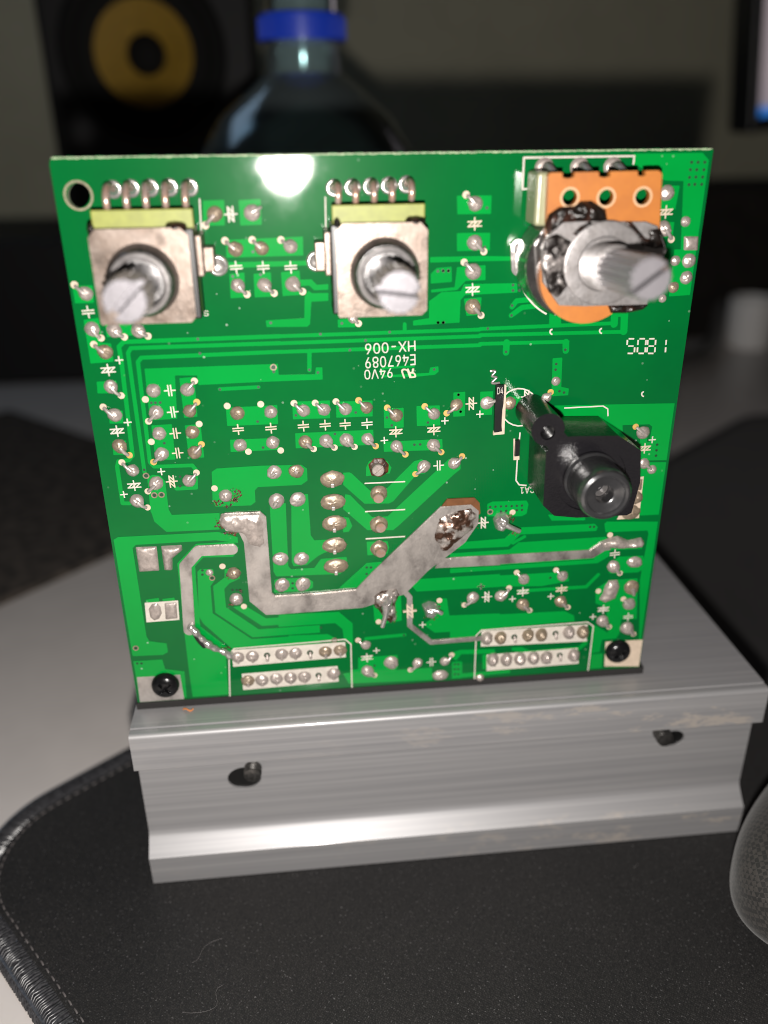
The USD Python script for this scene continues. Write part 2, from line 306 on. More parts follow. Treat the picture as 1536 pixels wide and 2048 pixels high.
hs.fix_normals()
mh = mani(hs)
def ycyl(r, x, z, y0, y1, n=40, sx=1.0):
    m = cyl(r, 0, y1 - y0, n=n); m.apply_scale([sx, 1, 1]); m.apply_transform(np.array([[1, 0, 0, x], [0, 0, 1, y0], [0, 1, 0, z], [0, 0, 0, 1.0]])); m.fix_normals(); return m
hl, hr = at(489, 1556, 1, -4.8), at(1347, 1477, 1, -4.8)
mh = mh - mani(ycyl(2.7, hl[0], hl[2], -9, 9, sx=1.22)) - mani(ycyl(2.0, hr[0], hr[2], -9, 9, sx=1.15))
H_ = thing('heatsink', 'long silver brushed aluminium heatsink block the green board stands on', 'heatsink', (60, 20, -ZB))
put('extrusion', mh, 'aluminium', H_, smooth=25)
for c_, r_ in ((hl, 2.69), (hr, 1.99)):
    put('nut', mani(ycyl(r_, c_[0], c_[2], -4.35, 2, sx=1.21 if r_ > 2.2 else 1.14)), 'black_part', H_, smooth=30)
def threaded(r, L, pitch=.5, n=22):
    p = [(0, 0)]
    z = 0
    while z < L - pitch:
        p += [(r, z), (r, z + pitch * .35), (r * .84, z + pitch * .7)]
        z += pitch
    p += [(r * .93, L - .25), (r * .55, L - .02), (0, L)]
    return lathe(p, n)
for tip, rr, y1 in (((505, 1553), 1.75, -7.2), ((1333, 1482), 1.72, -7.8)):
    t = at(*tip, 1, y1)
    put('bolt', aligned(threaded(rr, 12), t + [0, 12, 0], t), 'bolt_steel', H_, smooth=30)
put('rubber_strip', rbox([-.3, -.35, -1.5], [100.9, 3.4, -.02], .2), 'foam_strip', H_, smooth=40)
p = at(377, 1421, 2, -1.4)
put('orange_thread', tube(smooth_path([p + [-1, .2, .2], p + [-.3, 0, .35], p + [.2, -.2, .1], p + [.9, .1, .3]]), .13, 5), 'orange_thread', H_, smooth=True)

# ---------------------------------------------------------------- circuit board
B_ = thing('circuit_board', 'green printed circuit board standing upright, solder side with three shafts and a black jack', 'circuit board', (50, 0, 0))
n = 200
top = [(x, HB + .10 * (rnd.random() - .5) - (.12 if i % 4 == 0 else 0)) for i, x in enumerate(np.linspace(99.6, .8, n))]
outline = Polygon([(0, 0), (100, 0), (100, HB - .3)] + top + [(.2, HB - .4), (0, HB - 1)])
hole = Polygon([bm(157 + 23.5 * math.cos(a), 391 + 25.5 * math.sin(a)) for a in np.linspace(0, 2 * math.pi, 33)[:-1]])
outline = outline.difference(hole)
sub = mani(ext(outline, -1.6, 0))
put('laminate', uvh(ext(outline, -1.6, -.04)), 'laminate_edge', B_)
put('lacquer', uvh(ext(outline, -.039, 0)), 'lacquer_dark', B_)
hc = np.array(hole.centroid.coords[0])
put('hole_rim', uvh(ext(Point(hc).buffer(2.12).difference(Point(hc).buffer(1.80)), 0, .06)), 'hole_tan', B_)

POLY = '''A 1250,465 1415,460 1420,655 1255,658
A 245,1120 405,1115 415,1250 255,1255
A 335,1380 450,1365 470,1480 D 225,165 300,170 320,305 150,318
A 495,1385 690,1375 715,1500 515,1515
B 110,355 240,348 247,500 120,505
B 35,590 490,570 492,682 38,695
A 1425,938 B 528,712 528,740 A 1425,985
B 55,790 145,782 150,930 62,935
B 198,790 300,780 308,925 205,930
B 360,780 470,770 474,825 540,822 572,855 640,850 640,884 556,887 528,860 478,862 480,915 370,922
B 270,1065 498,1052 500,925 520,890 545,905 640,903 640,950 540,955 532,1088 515,1103 275,1105
B 695,1060 795,1050 800,1105 697,1108
Z 860,514 B 1536,685 C 385,638 385,662 B 1536,716 Z 860,525
B 1245,790 1280,755 1368,748 1370,838 1245,848
Z 862,579 909,574 914,534 971,530 971,560 931,562 914,580 862,585
Z 858,602 883,584 922,582 928,568 1034,566 1035,585 930,590 921,600 919,645 826,651 826,641 858,636
C 92,305 283,303 280,405 95,408
C 92,510 275,508 273,605 93,610
C 130,870 228,862 220,958 145,965
D 195,450 340,442 345,535 202,537
D 285,680 385,660 392,755 290,758
D 310,885 410,880 415,985 318,987
D 545,355 1520,320 E 125,305 130,382 385,378 390,330 435,330 438,415 0,432 D 940,475 925,410 768,410 785,720 585,735
D 800,425 910,415 932,705 835,715
D 595,770 745,760 772,1020 625,1025
D 840,770 955,760 982,1005 870,1010
D 1140,640 1400,628 E 120,592 127,725 D 1150,775
D 1170,875 E 130,822 135,905 D 1175,965
D 565,1150 605,1130 665,1140 697,1180 722,1385 745,1425 1095,1410 G 835,90 835,205 465,222 380,150 360,90 D 590,1400
D 1037,1110 1072,1085 E 0,1017 290,1010 328,1035 332,1120 290,1150 0,1165 D 1375,1220 1352,1245 1357,1330 1325,1355 1065,1365 1043,1320
E 225,570 488,560 490,685 230,693
E 530,570 785,560 787,672 533,682
E 245,790 790,765 795,870 250,895
E 864,620 1003,612 1003,750 867,755
E 1092,600 1255,595 1257,735 1095,740
E 862,850 1272,830 1275,905 865,920
E 1350,505 1433,500 1430,670 1348,675
E 835,345 860,325 1080,316 1082,330 865,342 862,385 1090,372 1180,368 1188,330 1245,322 1247,360 1220,382 1090,395 850,400
E 580,1065 625,1062 642,1072 768,1190 870,1190 1075,985 1130,970 1190,1020 1150,1070 1090,1080 930,1265 900,1280 730,1282 580,1150
E 595,1215 630,1222 782,1375 890,1370 1320,968 1400,985 1400,1040 1350,1080 962,1440 930,1466 750,1466 580,1320
E 740,1030 760,985 830,965 890,985 918,1030 905,1070 740,1090
H -72,170 40,160 58,600 78,622 240,612 285,550 465,535 472,600 420,655 -25,672 -45,640
H 78,110 195,95 215,385 240,420 330,415 400,470 300,512 265,530 190,592 95,602 82,570
H -40,700 -25,690 190,680 232,710 230,750 190,772 -40,785
H 440,255 480,262 505,320 480,360 440,365
H 605,430 750,425 762,470 750,515 610,525
H 410,755 605,578 740,568 730,600 620,660 535,750
I 0,300 380,268 465,192 1010,165 1032,188 1020,215 490,240 405,325 0,345
I 0,372 415,345 480,295 1090,256 1110,330 1330,330 1345,300 1340,340 1110,350 1000,410 0,475
I 0,480 1000,415 1065,350 1115,345 1110,392 1030,440 0,510
I 0,545 820,500 830,565 640,600 0,608
I 0,815 800,775 865,805 870,845 215,905 180,950 0,965
I 1110,445 1180,395 1350,388 1355,480 1310,505 1110,512
I 1015,720 1015,620 1115,558 1310,545 1305,830 1195,832 1182,930 1160,965 1060,975 1045,1060 980,1070 985,890 1010,870 1100,925 1120,870 1090,810 1100,760 1040,730
I 1077,165 1095,150 1455,150 1350,975 1320,975 1325,560 1385,235 1378,212 1085,225
I 985,1075 1065,1070 1060,1180 975,1190
C 1060,75 1440,70 1475,110 1370,850 1255,858 1285,600 1320,600 1335,225 1235,222 1060,130
C 1220,250 1315,250 1290,380 1210,380
C 1195,450 1285,450 1275,530 1195,540
C 600,950 660,945 665,1015 598,1018
F 640,525 1388,510 1345,860 1075,865 640,865
F 1080,872 1340,870 1290,1195 1060,1205
F 630,235 690,230 683,410 730,420 725,462 622,468
F 185,440 265,437 257,582 183,585
F 345,470 440,470 445,500 345,560
F 600,1195 830,1200 830,1230 625,1232
F 228,1130 260,1115 470,1108 482,1130 470,1190 440,1205 230,1205
G 90,280 125,258 825,222 960,258 965,300 810,280 250,312 228,335 325,950 345,985 465,1000 475,1060 440,1080 235,1090 215,1080
G 540,440 670,305 930,290 970,330 930,395 720,400 665,460 670,560 700,880 920,1050 880,1100 900,1390 650,1395 620,1180 590,930
G 680,500 700,480 790,480 800,560 772,600 787,790 1060,970 1536,938 1536,1000 925,1040 720,860 690,810
G 790,600 870,540 870,480 985,490 975,548 905,580 868,620 880,748 1110,902 1536,872 1536,925 1065,958 805,785
G 895,725 1130,878 1536,850 1536,800 1160,825 1010,735 930,745
H -10,940 412,920 507,1000 510,1150 445,1115 437,1040 385,998 -10,1025
H 60,1120 410,1115 335,1075 60,1085
G 232,1125 435,1112 455,1180 590,1195 608,1395 275,1412
G 320,695 410,682 415,710 322,715
G 435,690 520,680 525,705 440,705
H 545,1240 820,1220 822,1310 800,1335 490,1352 490,1325 545,1320
H 1100,830 1165,825 1182,945 1536,930 1536,1035 1080,1065 1000,1010 1100,935
H 985,690 1536,655 1536,745 955,778 905,722
H 650,870 700,850 820,790 845,800 850,980 690,1010 660,985
H 1200,1270 1270,1265 1270,1390 1200,1395
H 440,1350 480,1345 1060,1310 1065,1395 480,1420
I 20,1140 45,1125 85,1130 85,1210 320,1190 420,1185 420,1205 20,1245
I 225,1080 260,1075 255,1180 225,1180
I 430,1030 500,1025 560,1050 900,1020 940,980 960,985 955,1010 900,1050 560,1075 430,1050
H 1210,1200 1260,1185 1500,1180 1500,1210 1265,1215 1230,1260 1205,1245'''
LINES = '''32 D 1536,118 392,160 358,195 375,290 458,990 430,1025 355,1032 345,1070 385,1340 440,1340
30 D 1536,168 445,205 425,240 545,1110 555,1145
30 D 1536,232 522,275 497,305 585,1040 615,1072 895,1062 918,1090 922,1225
30 D 780,1232 922,1225
28 D 1095,505 1380,490
27 E -20,118 1536,66 C 219,1036 C 940,1005
27 E -20,168 1536,112 C 219,1070 C 1000,1052
27 E -20,228 1536,175 C 219,1118 C 700,1106
30 E 345,215 345,350
26 E 1010,75 1010,28
40 C 955,1010 958,950 1012,948 1008,1050
36 C 365,1110 362,1165
36 C 690,1108 690,1155
28 C 395,915 420,882 520,872
28 C 390,962 450,918 545,908
24 H 600,1107 870,1080
26 H 1440,690 1536,685
24 I 480,635 950,605 1035,520
22 I 440,300 520,255'''
shapes = []
for l in POLY.splitlines():
    shapes.append(Polygon(pts(l)).buffer(0).buffer(-.12).buffer(.12 + .0))
for l in LINES.splitlines():
    w, rest = l.split(' ', 1)
    reg = rest.split()[0]
    shapes.append(LineString(pts(rest)).buffer(float(w) / REG[reg][2] / pxmm(reg, *map(float, rest.split()[1].split(','))) / 2, join_style=1, quad_segs=3))
DARK = ['F 1060,645 1225,640 1242,655 1225,747 1060,760', 'D 770,405 930,405 935,470 800,480', 'F 1075,866 1345,861 1345,872 1075,874']
RELIT = ['F 1170,690 1215,690 1208,757 1165,757', 'D 800,425 910,415 932,705 835,715']
cu = unary_union(shapes)
cu = cu.difference(unary_union([Polygon(pts(l)) for l in DARK])).union(unary_union([Polygon(pts(l)) for l in RELIT]))
cu = cu.intersection(outline.buffer(-.45)).buffer(-.05, quad_segs=2).buffer(.05, quad_segs=2).simplify(.02)
for g in sorted(getattr(cu, 'geoms', [cu]), key=lambda g: -g.area):
    if g.area > .3: put('copper_trace', uvh(ext(g, 0.002, .055)), 'lacquer_light', B_)

# tinned straps
def strap(poly, h0, h1, name='tinned_strap', m='tinned_strap'):
    """A flat tinned bar with softened edges."""
    z = [h0, h1 - .17, h1 - .09, h1 - .03, h1]
    return put(name, uvh(cat([ext(poly.buffer(-d), h0, h) for d, h in zip((0, .06, .13, .24), z[1:])])), m, B_)
def line_strap(text, w, h1, **kw):
    reg = text.split()[0]
    return strap(LineString(pts(text)).buffer(w / REG[reg][2] / pxmm(reg, *map(float, text.split()[1].split(','))) / 2, join_style=1, quad_segs=4), .01, h1, **kw)
line_strap('G 922,340 690,350 597,455 625,905', 78, .45)
big = Polygon(pts('G 835,130 870,85 1120,75 1160,110 1200,640 1225,660 H 279,780 530,755 640,640 1120,180 1330,165 1385,210 1380,300 1290,430 1140,545 1040,620 870,790 575,885 0,930 G 1160,795 1045,700 1005,290 970,220 880,210')).buffer(.25).buffer(-.25)
strap(big, .01, .55)
strap(Polygon(pts('H 1120,545 1536,520 I 0,398 970,345 1055,285 1100,275 1120,345 1080,350 995,402 0,467 H 1536,590 1080,612')).buffer(.1).buffer(-.1), .008, .40)
line_strap('H 800,735 862,768 905,815 905,1012 1055,1130 1420,1100', 36, .38)
put('resin_patch', uvh(ext(Polygon(pts('H 1140,178 1172,138 1350,130 1380,160 1385,225 1150,225')).buffer(.3), .002, .35)), 'brown_resin', B_)

def lump(text, h, m, name, seed=1, amp=.35, parent=None, base=.03, hh=0.0):
    """A frozen blob of solder or glue over an outline, rounded at its edge."""
    poly = Polygon(pts(text, hh)).buffer(.25).buffer(-.1)
    base = base + hh
    step = max(.22, math.sqrt(poly.area) / 22)
    x0, y0, x1, y1 = poly.bounds
    g = np.array([(x, y) for x in np.arange(x0 + step / 2, x1, step) for y in np.arange(y0 + step / 2, y1, step) if poly.buffer(-step * .45).contains(Point(x, y))]).reshape(-1, 2)
    ring = np.array([poly.exterior.interpolate(t, normalized=True).coords[0] for t in np.linspace(0, 1, int(poly.length / step / .8) + 6)[:-1]])
    P = np.vstack([ring, g])
    from scipy.spatial import Delaunay
    tri = Delaunay(P).simplices
    ce = P[tri].mean(1)
    tri = tri[[poly.buffer(.01).contains(Point(c)) for c in ce]]
    d = np.array([poly.exterior.distance(Point(p)) for p in P])
    R = max(d.max(), .01)
    z = h * np.sqrt(np.clip(1 - (1 - np.clip(d / R, 0, 1)) ** 2, 0, 1))
    z *= 1 + amp * 2 * (meshkit.fbm(np.c_[P * 1.1, np.zeros(len(P))], 4, seed) - .5)
    z[:len(ring)] = 0
    a, b, c = P[tri[:, 0]], P[tri[:, 1]], P[tri[:, 2]]
    flip = np.cross(b - a, c - a) < 0
    tri[flip] = tri[flip][:, ::-1]
    mm = trimesh.Trimesh(np.c_[P, z + base], tri, process=False)
    return put(name, uvh(mm), m, parent or B_, smooth=True)
lump('G 850,100 960,85 1120,85 1150,130 1155,290 1120,330 1030,300 1000,230 890,215 835,160', 1.0, 'solder', 'solder_blob', 2, .35)
lump('H 1065,390 1100,260 1190,205 1330,185 1375,230 1350,340 1240,420 1170,500 1120,490', 1.2, 'solder_burnt', 'solder_blob', 3, .5)
lump('I 1055,290 1130,262 1170,255 1240,285 1330,265 1350,290 1330,320 1200,330 1070,325', 1.2, 'solder', 'solder_blob', 4, .4)
lump('H 655,800 700,765 810,750 830,790 800,860 810,960 770,990 730,960 690,900 660,880', 1.5, 'solder_burnt', 'solder_blob', 5, .5)
lump('G 255,333 390,328 408,488 280,495', .55, 'solder', 'solder_pad', 6, .3)
lump('G 432,325 566,318 568,348 500,405 500,482 455,484', .9, 'solder', 'solder_pad', 7, .2)
# bridge wire from the thin strap to the header
b3 = lambda reg, x, y, h: np.array([*one(reg, x, y, h), h])
put('bridge_wire', uvh(tube(smooth_path([b3('G', 628, 880, .5), b3('G', 665, 920, .9), b3('G', 735, 990, 1.0), b3('G', 800, 1035, .9), b3('G', 860, 1058, .8), b3('G', 912, 1092, .6)]), [.62 + .12 * math.sin(i * .5) + .1 * math.sin(i * 1.3 + 1) for i in range(31)], 10)), 'solder_bright', B_, smooth=True)
put('bridge_sleeve', uvh(tube(smooth_path([b3('G', 668, 935, .75), b3('G', 700, 985, .8), b3('G', 735, 1020, .8)]), .55, 9)), 'black_part', B_, smooth=True)

# pale milled edge along the top
tx = np.linspace(.4, 99.8, 260)
se = Polygon([(x, HB - .07) for x in tx] + [(x, HB - .20 - .16 * rnd.random()) for x in tx[::-1]])
put('scored_edge', uvh(ext(se.buffer(0), .002, .05)), 'laminate_edge', B_)

# ---- flat print
def prints(text, w=1.0): pass
for i, l in enumerate('''G 312,717 545,700 555,835 325,853
G 918,1047 H 455,1130 460,1235 G 930,1163
G 990,1213 H 402,1298 410,1405 G 1000,1325
I 220,915 960,868 952,985 215,1022
I 255,1080 890,1032 897,1140 255,1192'''.splitlines()):
    put('printed_panel', uvh(ext(Polygon(pts(l)), .002, .075)), 'silk_white', B_)
put('printed_panel', uvh(ext(Polygon(pts('F 1150,965 1190,960 1160,1215 1025,1225')), .002, .075)), 'silk_tan', B_, label='tan printed panel half hidden by the black jack')
for l in ('G 257,1236 560,1218 590,1400 280,1412', 'I 1085,990 1345,975 1330,1160 1078,1160'):
    put('bare_pad', uvh(ext(Polygon(pts(l)).intersection(outline.buffer(-.1)), .002, .07)), 'tinned_strap' if l[0] == 'G' else 'silk_tan', B_)
def pline(text, w=.28, m='silk_white', h=.078, name='printed_line'):
    put(name, uvh(ext(LineString(pts(text)).buffer(w / 2, cap_style=2, join_style=1, quad_segs=3), .002, h)), m, B_)
for l in ('E 730,1140 1013,1127', 'E 733,1337 1013,1322', 'H 598,410 873,393'): pline(l, .24)
pline('Z 460,1397 458,1312 468,1297 H 455,1112 495,1145 502,1458', .24)
pline('I 170,1250 182,945 220,908 960,852 1000,880 963,1190', .24)
pline('A 1225,450 1248,860', .2); pline('B 622,335 628,700', .2)
pline('C 520,265 452,270 460,97 1065,88 1060,135', .28)
pline('F 700,540 940,528 968,545 970,590', .24); pline('F 430,690 412,870 405,985 425,1012 470,1016', .24)
cC = one('C', 735, 690)
def arc(cx, cy, rx, a0, a1, reg): return ' '.join([reg] + [f'{cx + rx * math.cos(math.radians(a)):.1f},{cy + rx * math.sin(math.radians(a)):.1f}' for a in np.linspace(a0, a1, 24)])
pline(arc(725, 690, 300, 118, 218, 'C'), .28)
pline(arc(425, 535, 115, 0, 359, 'F'), .24)
for x, y, reg in ((612, 1052, 'C'), (884, 1047, 'C'), (1187, 455, 'F')): pline(arc(x + 4, y, 13 if reg == 'C' else 14, 90, 270, reg), .24)
put('solder_splash', uvh(tube(smooth_path([b3('F', 247, 315, .1), b3('F', 275, 322, .14), b3('F', 258, 345, .14), b3('F', 285, 352, .14), b3('F', 268, 372, .14), b3('F', 305, 385, .1)]), .22, 6)), 'solder_bright', B_, smooth=True)

def symbol(kind, reg, x, y, horiz=False, k=1.0, top_=.08):
    c = one(reg, x, y)
    w = .105
    L = []
    if kind == 'cap':
        L = [((-.95, .22), (.95, .22)), ((-.95, -.22), (.95, -.22)), ((0, .22), (0, .95)), ((0, -.22), (0, -.95))]
    elif kind == 'ecap':
        L = [((-1.15, .36), (1.15, .36)), ((-1.15, -.36), (1.15, -.36)), ((0, -1.0), (0, 1.0))] + [((q - .42, -.36), (q + .42, .36)) for q in (-.62, .0, .62)]
    elif kind == 'plus':
        L = [((-.65, 0), (.65, 0)), ((0, -.65), (0, .65))]
    g = unary_union([LineString(q).buffer(w, cap_style=2) for q in L])
    if horiz: g = affinity.rotate(g, 90, origin=(0, 0))
    g = affinity.scale(g, k, k, origin=(0, 0)); g = affinity.rotate(g, 2, origin=(0, 0))
    g = affinity.translate(g, *c)
    put('printed_symbol', uvh(ext(g, .002, top_)), 'silk_tan' if kind != 'plus' and rnd.random() < .5 else 'silk_white', B_)
for s in 'A 370,1320;B 95,752;B 255,752;B 418,752;D 1230,800;D 1470,790;E 303,740;E 455,733;E 595,728;E 747,723;I 1150,375;I 1243,815'.split(';'):
    r_, q = s.split(); symbol('cap', r_, *map(float, q.split(',')))
for s in 'D 730,515;D 752,672;D 770,828;D 788,972;E 1247,1015;H 1057,1270'.split(';'):
    r_, q = s.split(); symbol('cap', r_, *map(float, q.split(',')), horiz=True)
for s in 'D 280,365;D 345,812;D 470,1210;C 190,460;C 178,820;C 1238,395;E 948,780;E 1213,765;I 508,640;I 778,622;I 1070,762;H 607,1240;F 1195,788'.split(';'):
    r_, q = s.split(); symbol('ecap', r_, *map(float, q.split(',')))
for s in 'D 745,1180;E 1475,583;A 1465,570;I 257,675;I 232,158;F 470,470'.split(';'):
    r_, q = s.split(); symbol('ecap', r_, *map(float, q.split(',')), horiz=True)
symbol('ecap', 'H', 905, 910, True, 1.3, .42)
for s in 'D 360,293;D 422,748;D 668,1108;D 395,1275;E 868,840;E 1290,703;F 183,578;F 1242,735;H 1403,742;H 995,1010;H 673,1190;I 215,603;I 435,690;I 703,672;I 997,815'.split(';'):
    r_, q = s.split(); symbol('plus', r_, *map(float, q.split(',')))

def lettering(txt, tl, br, m='silk_white', rot=True, bold=False, name='printed_text'):
    """Lettering that fills the box from tl to br (photograph places); upside down where rot."""
    a, b = bm(*tl), bm(*br)
    t = meshkit.text_mesh(txt, 1.0, depth=.07, bold=bold)
    lo, hi = t.bounds
    t.apply_translation([-(lo[0] + hi[0]) / 2, -(lo[1] + hi[1]) / 2, 0])
    t.apply_scale([abs(b[0] - a[0]) / (hi[0] - lo[0]), abs(a[1] - b[1]) / (hi[1] - lo[1]), 1])
    if rot: t.apply_transform(trimesh.transformations.rotation_matrix(math.pi + math.radians(2), [0, 0, 1]))
    t.apply_translation([*((a + b) / 2), .005])
    return put(name, uvh(t), m, B_)
lettering('HX-006', rp('E', 733, 160), rp('E', 1085, 222))
lettering('E467089', rp('E', 733, 255), rp('E', 1085, 320))
lettering('94V0', rp('E', 728, 345), rp('E', 925, 405))
lettering('RCA1', rp('F', 432, 1025), rp('F', 548, 1060))
lettering('S', rp('A', 1255, 1310), rp('A', 1298, 1352))
# the recognised-component mark: a slanted mirrored R joined to a U
a, b = bm(*rp('E', 985, 340)), bm(*rp('E', 1090, 403))
tr, tu = (meshkit.text_mesh(c, 1.0, depth=.07, bold=True) for c in 'RU')
tr.apply_scale([-1, 1, 1]); tr.invert(); tr.apply_translation([-tr.bounds[0][0], 0, 0]); tu.apply_translation([tr.bounds[1][0] - tu.bounds[0][0] - .1, 0, 0.001])
t = cat([tr, tu]); sh = np.eye(4); sh[0, 1] = -.35; t.apply_transform(sh)
lo, hi = t.bounds; t.apply_translation(-(lo + hi) / 2 * [1, 1, 0]); t.apply_scale([abs(b[0] - a[0]) / (hi[0] - lo[0]), abs(a[1] - b[1]) / (hi[1] - lo[1]), 1])
t.apply_transform(trimesh.transformations.rotation_matrix(math.pi, [0, 0, 1])); t.apply_translation([*((a + b) / 2), .005])
put('printed_mark', uvh(t), 'silk_tan', B_)
# date code in seven-segment dashes (1805 upside down)
SEG = dict(a=((0, 2), (1, 2)), b=((1, 2), (1, 1)), c=((1, 1), (1, 0)), d=((0, 0), (1, 0)), e=((0, 0), (0, 1)), f=((0, 1), (0, 2)), g=((0, 1), (1, 1)))
for ch, x0, x1 in (('afgcd', 1025, 1068), ('abcdef', 1084, 1127), ('abcdefg', 1137, 1180), ('bc', 1200, 1238)):
    g = []
    for s in ch:
        (p0, q0), (p1, q1) = SEG[s]
        P = [one('C', x0 + (x1 - x0) * p + (q - 1) * 3, 1170 - 40 * q) for p, q in ((p0, q0), (p1, q1))]
        d = P[1] - P[0]
        g.append(LineString([P[0] + d * .16, P[1] - d * .16]).buffer(.13, cap_style=2))
    put('date_code', uvh(ext(unary_union(g), .002, .08)), 'silk_white', B_)

# ---- solder joints
def joint(reg, x, y, r, dot=None, lead=None, m='solder', dm='silk_tan', h=None, tall=1.0, ell=1.0, ang=0.0):
    """A solder cone with its clipped wire end; dot: the printed dot beside it; lead: where the wire points."""
    sc = REG[reg][2] * pxmm(reg, x, y)
    c, R = one(reg, x, y), r / sc
    if m == 'solder' and rnd.random() < .22: m = 'solder_aged'
    h = (h or .72) * R * tall
    n, prof = 16, [(1.0, 0), (.985, .12), (.90, .36), (.74, .62), (.52, .82), (.28, .94), (.0, 1.0)]
    tgt = lead or dot
    d = (one(reg, *tgt) - c) if tgt else np.zeros(2)
    L = np.linalg.norm(d)
    vs, jit = [], rng.normal(0, .035, (len(prof), n))
    for i, (pr, pz) in enumerate(prof):
        for j in range(n):
            g = 2 * math.pi * j / n
            rr = R * pr * (1 + jit[i, j] * (pr > 0))
            p = np.array([rr * math.cos(g) * ell, rr * math.sin(g)])
            if ang: p = np.array([p[0] * math.cos(ang) - p[1] * math.sin(ang), p[0] * math.sin(ang) + p[1] * math.cos(ang)])
            if L and lead is not False: p = p + d / L * R * .42 * pz * max(0, (p @ d) / (L * R) + .55)
            vs.append([*(c + p), .03 + h * pz * (1 + .12 * rng.normal())])
    f = []
    for i in range(len(prof) - 1):
        for j in range(n):
            q = (i * n + j, i * n + (j + 1) % n, (i + 1) * n + (j + 1) % n, (i + 1) * n + j)
            f += [(q[0], q[1], q[2]), (q[0], q[2], q[3])]
    p = put('solder_joint', uvh(trimesh.Trimesh(vs, f, process=False)), m, B_, smooth=True)
    if dot:
        put('printed_dot', uvh(ext(Point(one(reg, *dot)).buffer(.29 * 3.5 / 3.5 + .27, quad_segs=5), .002, .085)), dm, B_)
    if tgt and lead is not False:
        hz = h * .75
        e = one(reg, *tgt)
        a3, m3, e3 = np.array([*(c + d * .12), hz]), np.array([*(c + d * .55), hz + .12]), np.array([*(c + d * (.92 if dot else 1.0)), max(.28, hz * .55)])
        put('lead', uvh(tube([a3, m3, e3], [R * .36, R * .27, R * .26], 7)), 'lead_wire' if m != 'solder_aged' else 'solder', p, smooth=50)
    return p
Y = dict(dm='silk_yellow')
J = '''A 1345,565,62 1270,655
A 355,1180,56 265,1112
A 400,1450,58 470,1520
A 570,1460,58 648,1512
A 755,1465,54 830,1505
B 95,645,45 30,595
B 248,640,42 190,590
B 418,630,42 360,590
B 105,858,42 160,912
B 262,855,42 320,905
B 430,850,45 488,895
B 785,1052,30 818,1084
C 195,350,42 143,300
C 188,562,42 240,612
C 183,722,45 132,670
C 178,912,42 225,962
C 1225,485,42 1268,545
D 260,235,55 175,178
D 298,485,50 375,552
D 330,695,52 243,635
D 362,920,52 435,988 y
D 460,1100,46 380,1040
D 490,1320,50 567,1370
D 612,517,52 552,580 n
D 858,510,50 910,445
D 632,672,52 575,740
D 875,665,48 928,600 y
D 652,830,50 595,890 n
D 895,820,50 945,760 n
D 672,978,50 612,1038 y
D 912,968,50 962,908 y
D 632,1190,50 570,1252
D 872,1175,48 925,1115
D 1225,680,52 1150,628 n
D 1468,672,48 1395,615 n
D 1245,915,48 1305,962 n
E 88,855,46 145,910 n
D 1138,1285,48 1057,1230 n
E 305,632,45 237,580
E 447,625,44 385,578
E 597,622,44 530,568
E 745,612,42 688,560 y
E 315,848,46 375,900
E 460,842,46 520,890
E 603,835,47 660,885
E 750,828,42 808,880 y
E 952,665,46 888,612 y
E 1215,655,42 1150,602 y
E 953,880,42 1015,938 y
E 1210,872,44 1265,922 y
E 1372,590,42 1303,650 y
E 1145,1020,44 1085,1075 y
E 1355,1000,42 1410,950 y
G 935,510,45 855,462 n
G 952,690,45 1005,742 n
H 600,1150,32 545,1117
H 610,1330,40 660,1362
H 960,1275,32 910,1325
H 1150,1265,32 1198,1220
F 590,478,30 618,443 y
F 1185,690,40 1140,655 y
I 160,678,40 100,732
I 355,668,40 412,612
I 515,552,38 465,505
I 785,530,36 740,488
I 505,725,40 555,770
I 770,705,38 822,748
I 1138,460,42 1185,510
I 1250,725,42 1210,690
I 1062,840,38 1110,885
I 1232,890,42 1280,935'''
for l in J.splitlines():
    q = l.split()
    x, y, r = map(float, q[1].split(','))
    dot = tuple(map(float, q[2].split(',')))
    fl_ = q[3] if len(q) > 3 else ''
    joint(q[0], x, y, r, dot, lead=False if fl_ == 'n' else None, dm='silk_yellow' if fl_ == 'y' else 'silk_tan')
for l in '''B 188,430,50 240,395
E 100,1060,48 75,1085
E 255,1055,48 240,1050
E 115,1260,52 95,1305
E 265,1250,52 255,1255
G 1262,410,50 1245,408
G 1408,408,48 1390,415
G 1273,590,48 1265,600
G 1418,583,48 1405,605
H 775,1270,45 798,1302
F 225,510,40 297,483
F 1190,880,32 1240,918
I 1265,605,48 1280,655'''.splitlines():
    q = l.split(); x, y, r = map(float, q[1].split(','))
    joint(q[0], x, y, r, lead=tuple(map(float, q[2].split(','))), h=.5)
for l in '''C 1245,290,42
C 1347,447,28
C 1290,662,28
C 1365,662,38
C 1350,755,35
C 1280,808,30
C 1220,870,22
F 365,510,40
F 650,375,28
F 1240,918,28
I 208,1240,26
G 765,505,25'''.splitlines():
    q = l.split(); joint(q[0], *map(float, q[1].split(',')), h=.62)
for q in (('E', 505, 1110, 60, 1.4), ('E', 510, 1268, 60, 1.42), ('E', 518, 1420, 58, 1.44), ('H', 380, 455, 57, 1.42), ('H', 390, 600, 55, 1.45)):
    p = joint(q[0], *q[1:4], ell=q[4], h=.45, m='solder_aged')
    c = one(q[0], q[1], q[2] + 28)
    put('pin_tip', uvh(rbox([c[0] - .32, c[1] - .45, .2], [c[0] + .32, c[1] + .35, 1.3], .15)), 'lead_wire', p, smooth=40)
joint('H', 1118, 1362, 38, ell=1.38, h=.6)
joint('I', 1285, 430, 38, ell=1.3, h=.7, lead=(1300, 440))
joint('F', 1140, 1090, 42, h=.5, m='solder_aged'); joint('F', 1110, 1180, 46, ell=1.2, h=.4, m='solder_aged')
lump('F 1145,982 1178,980 1172,1040 1140,1042', .35, 'solder_aged', 'solder_pad', 9)
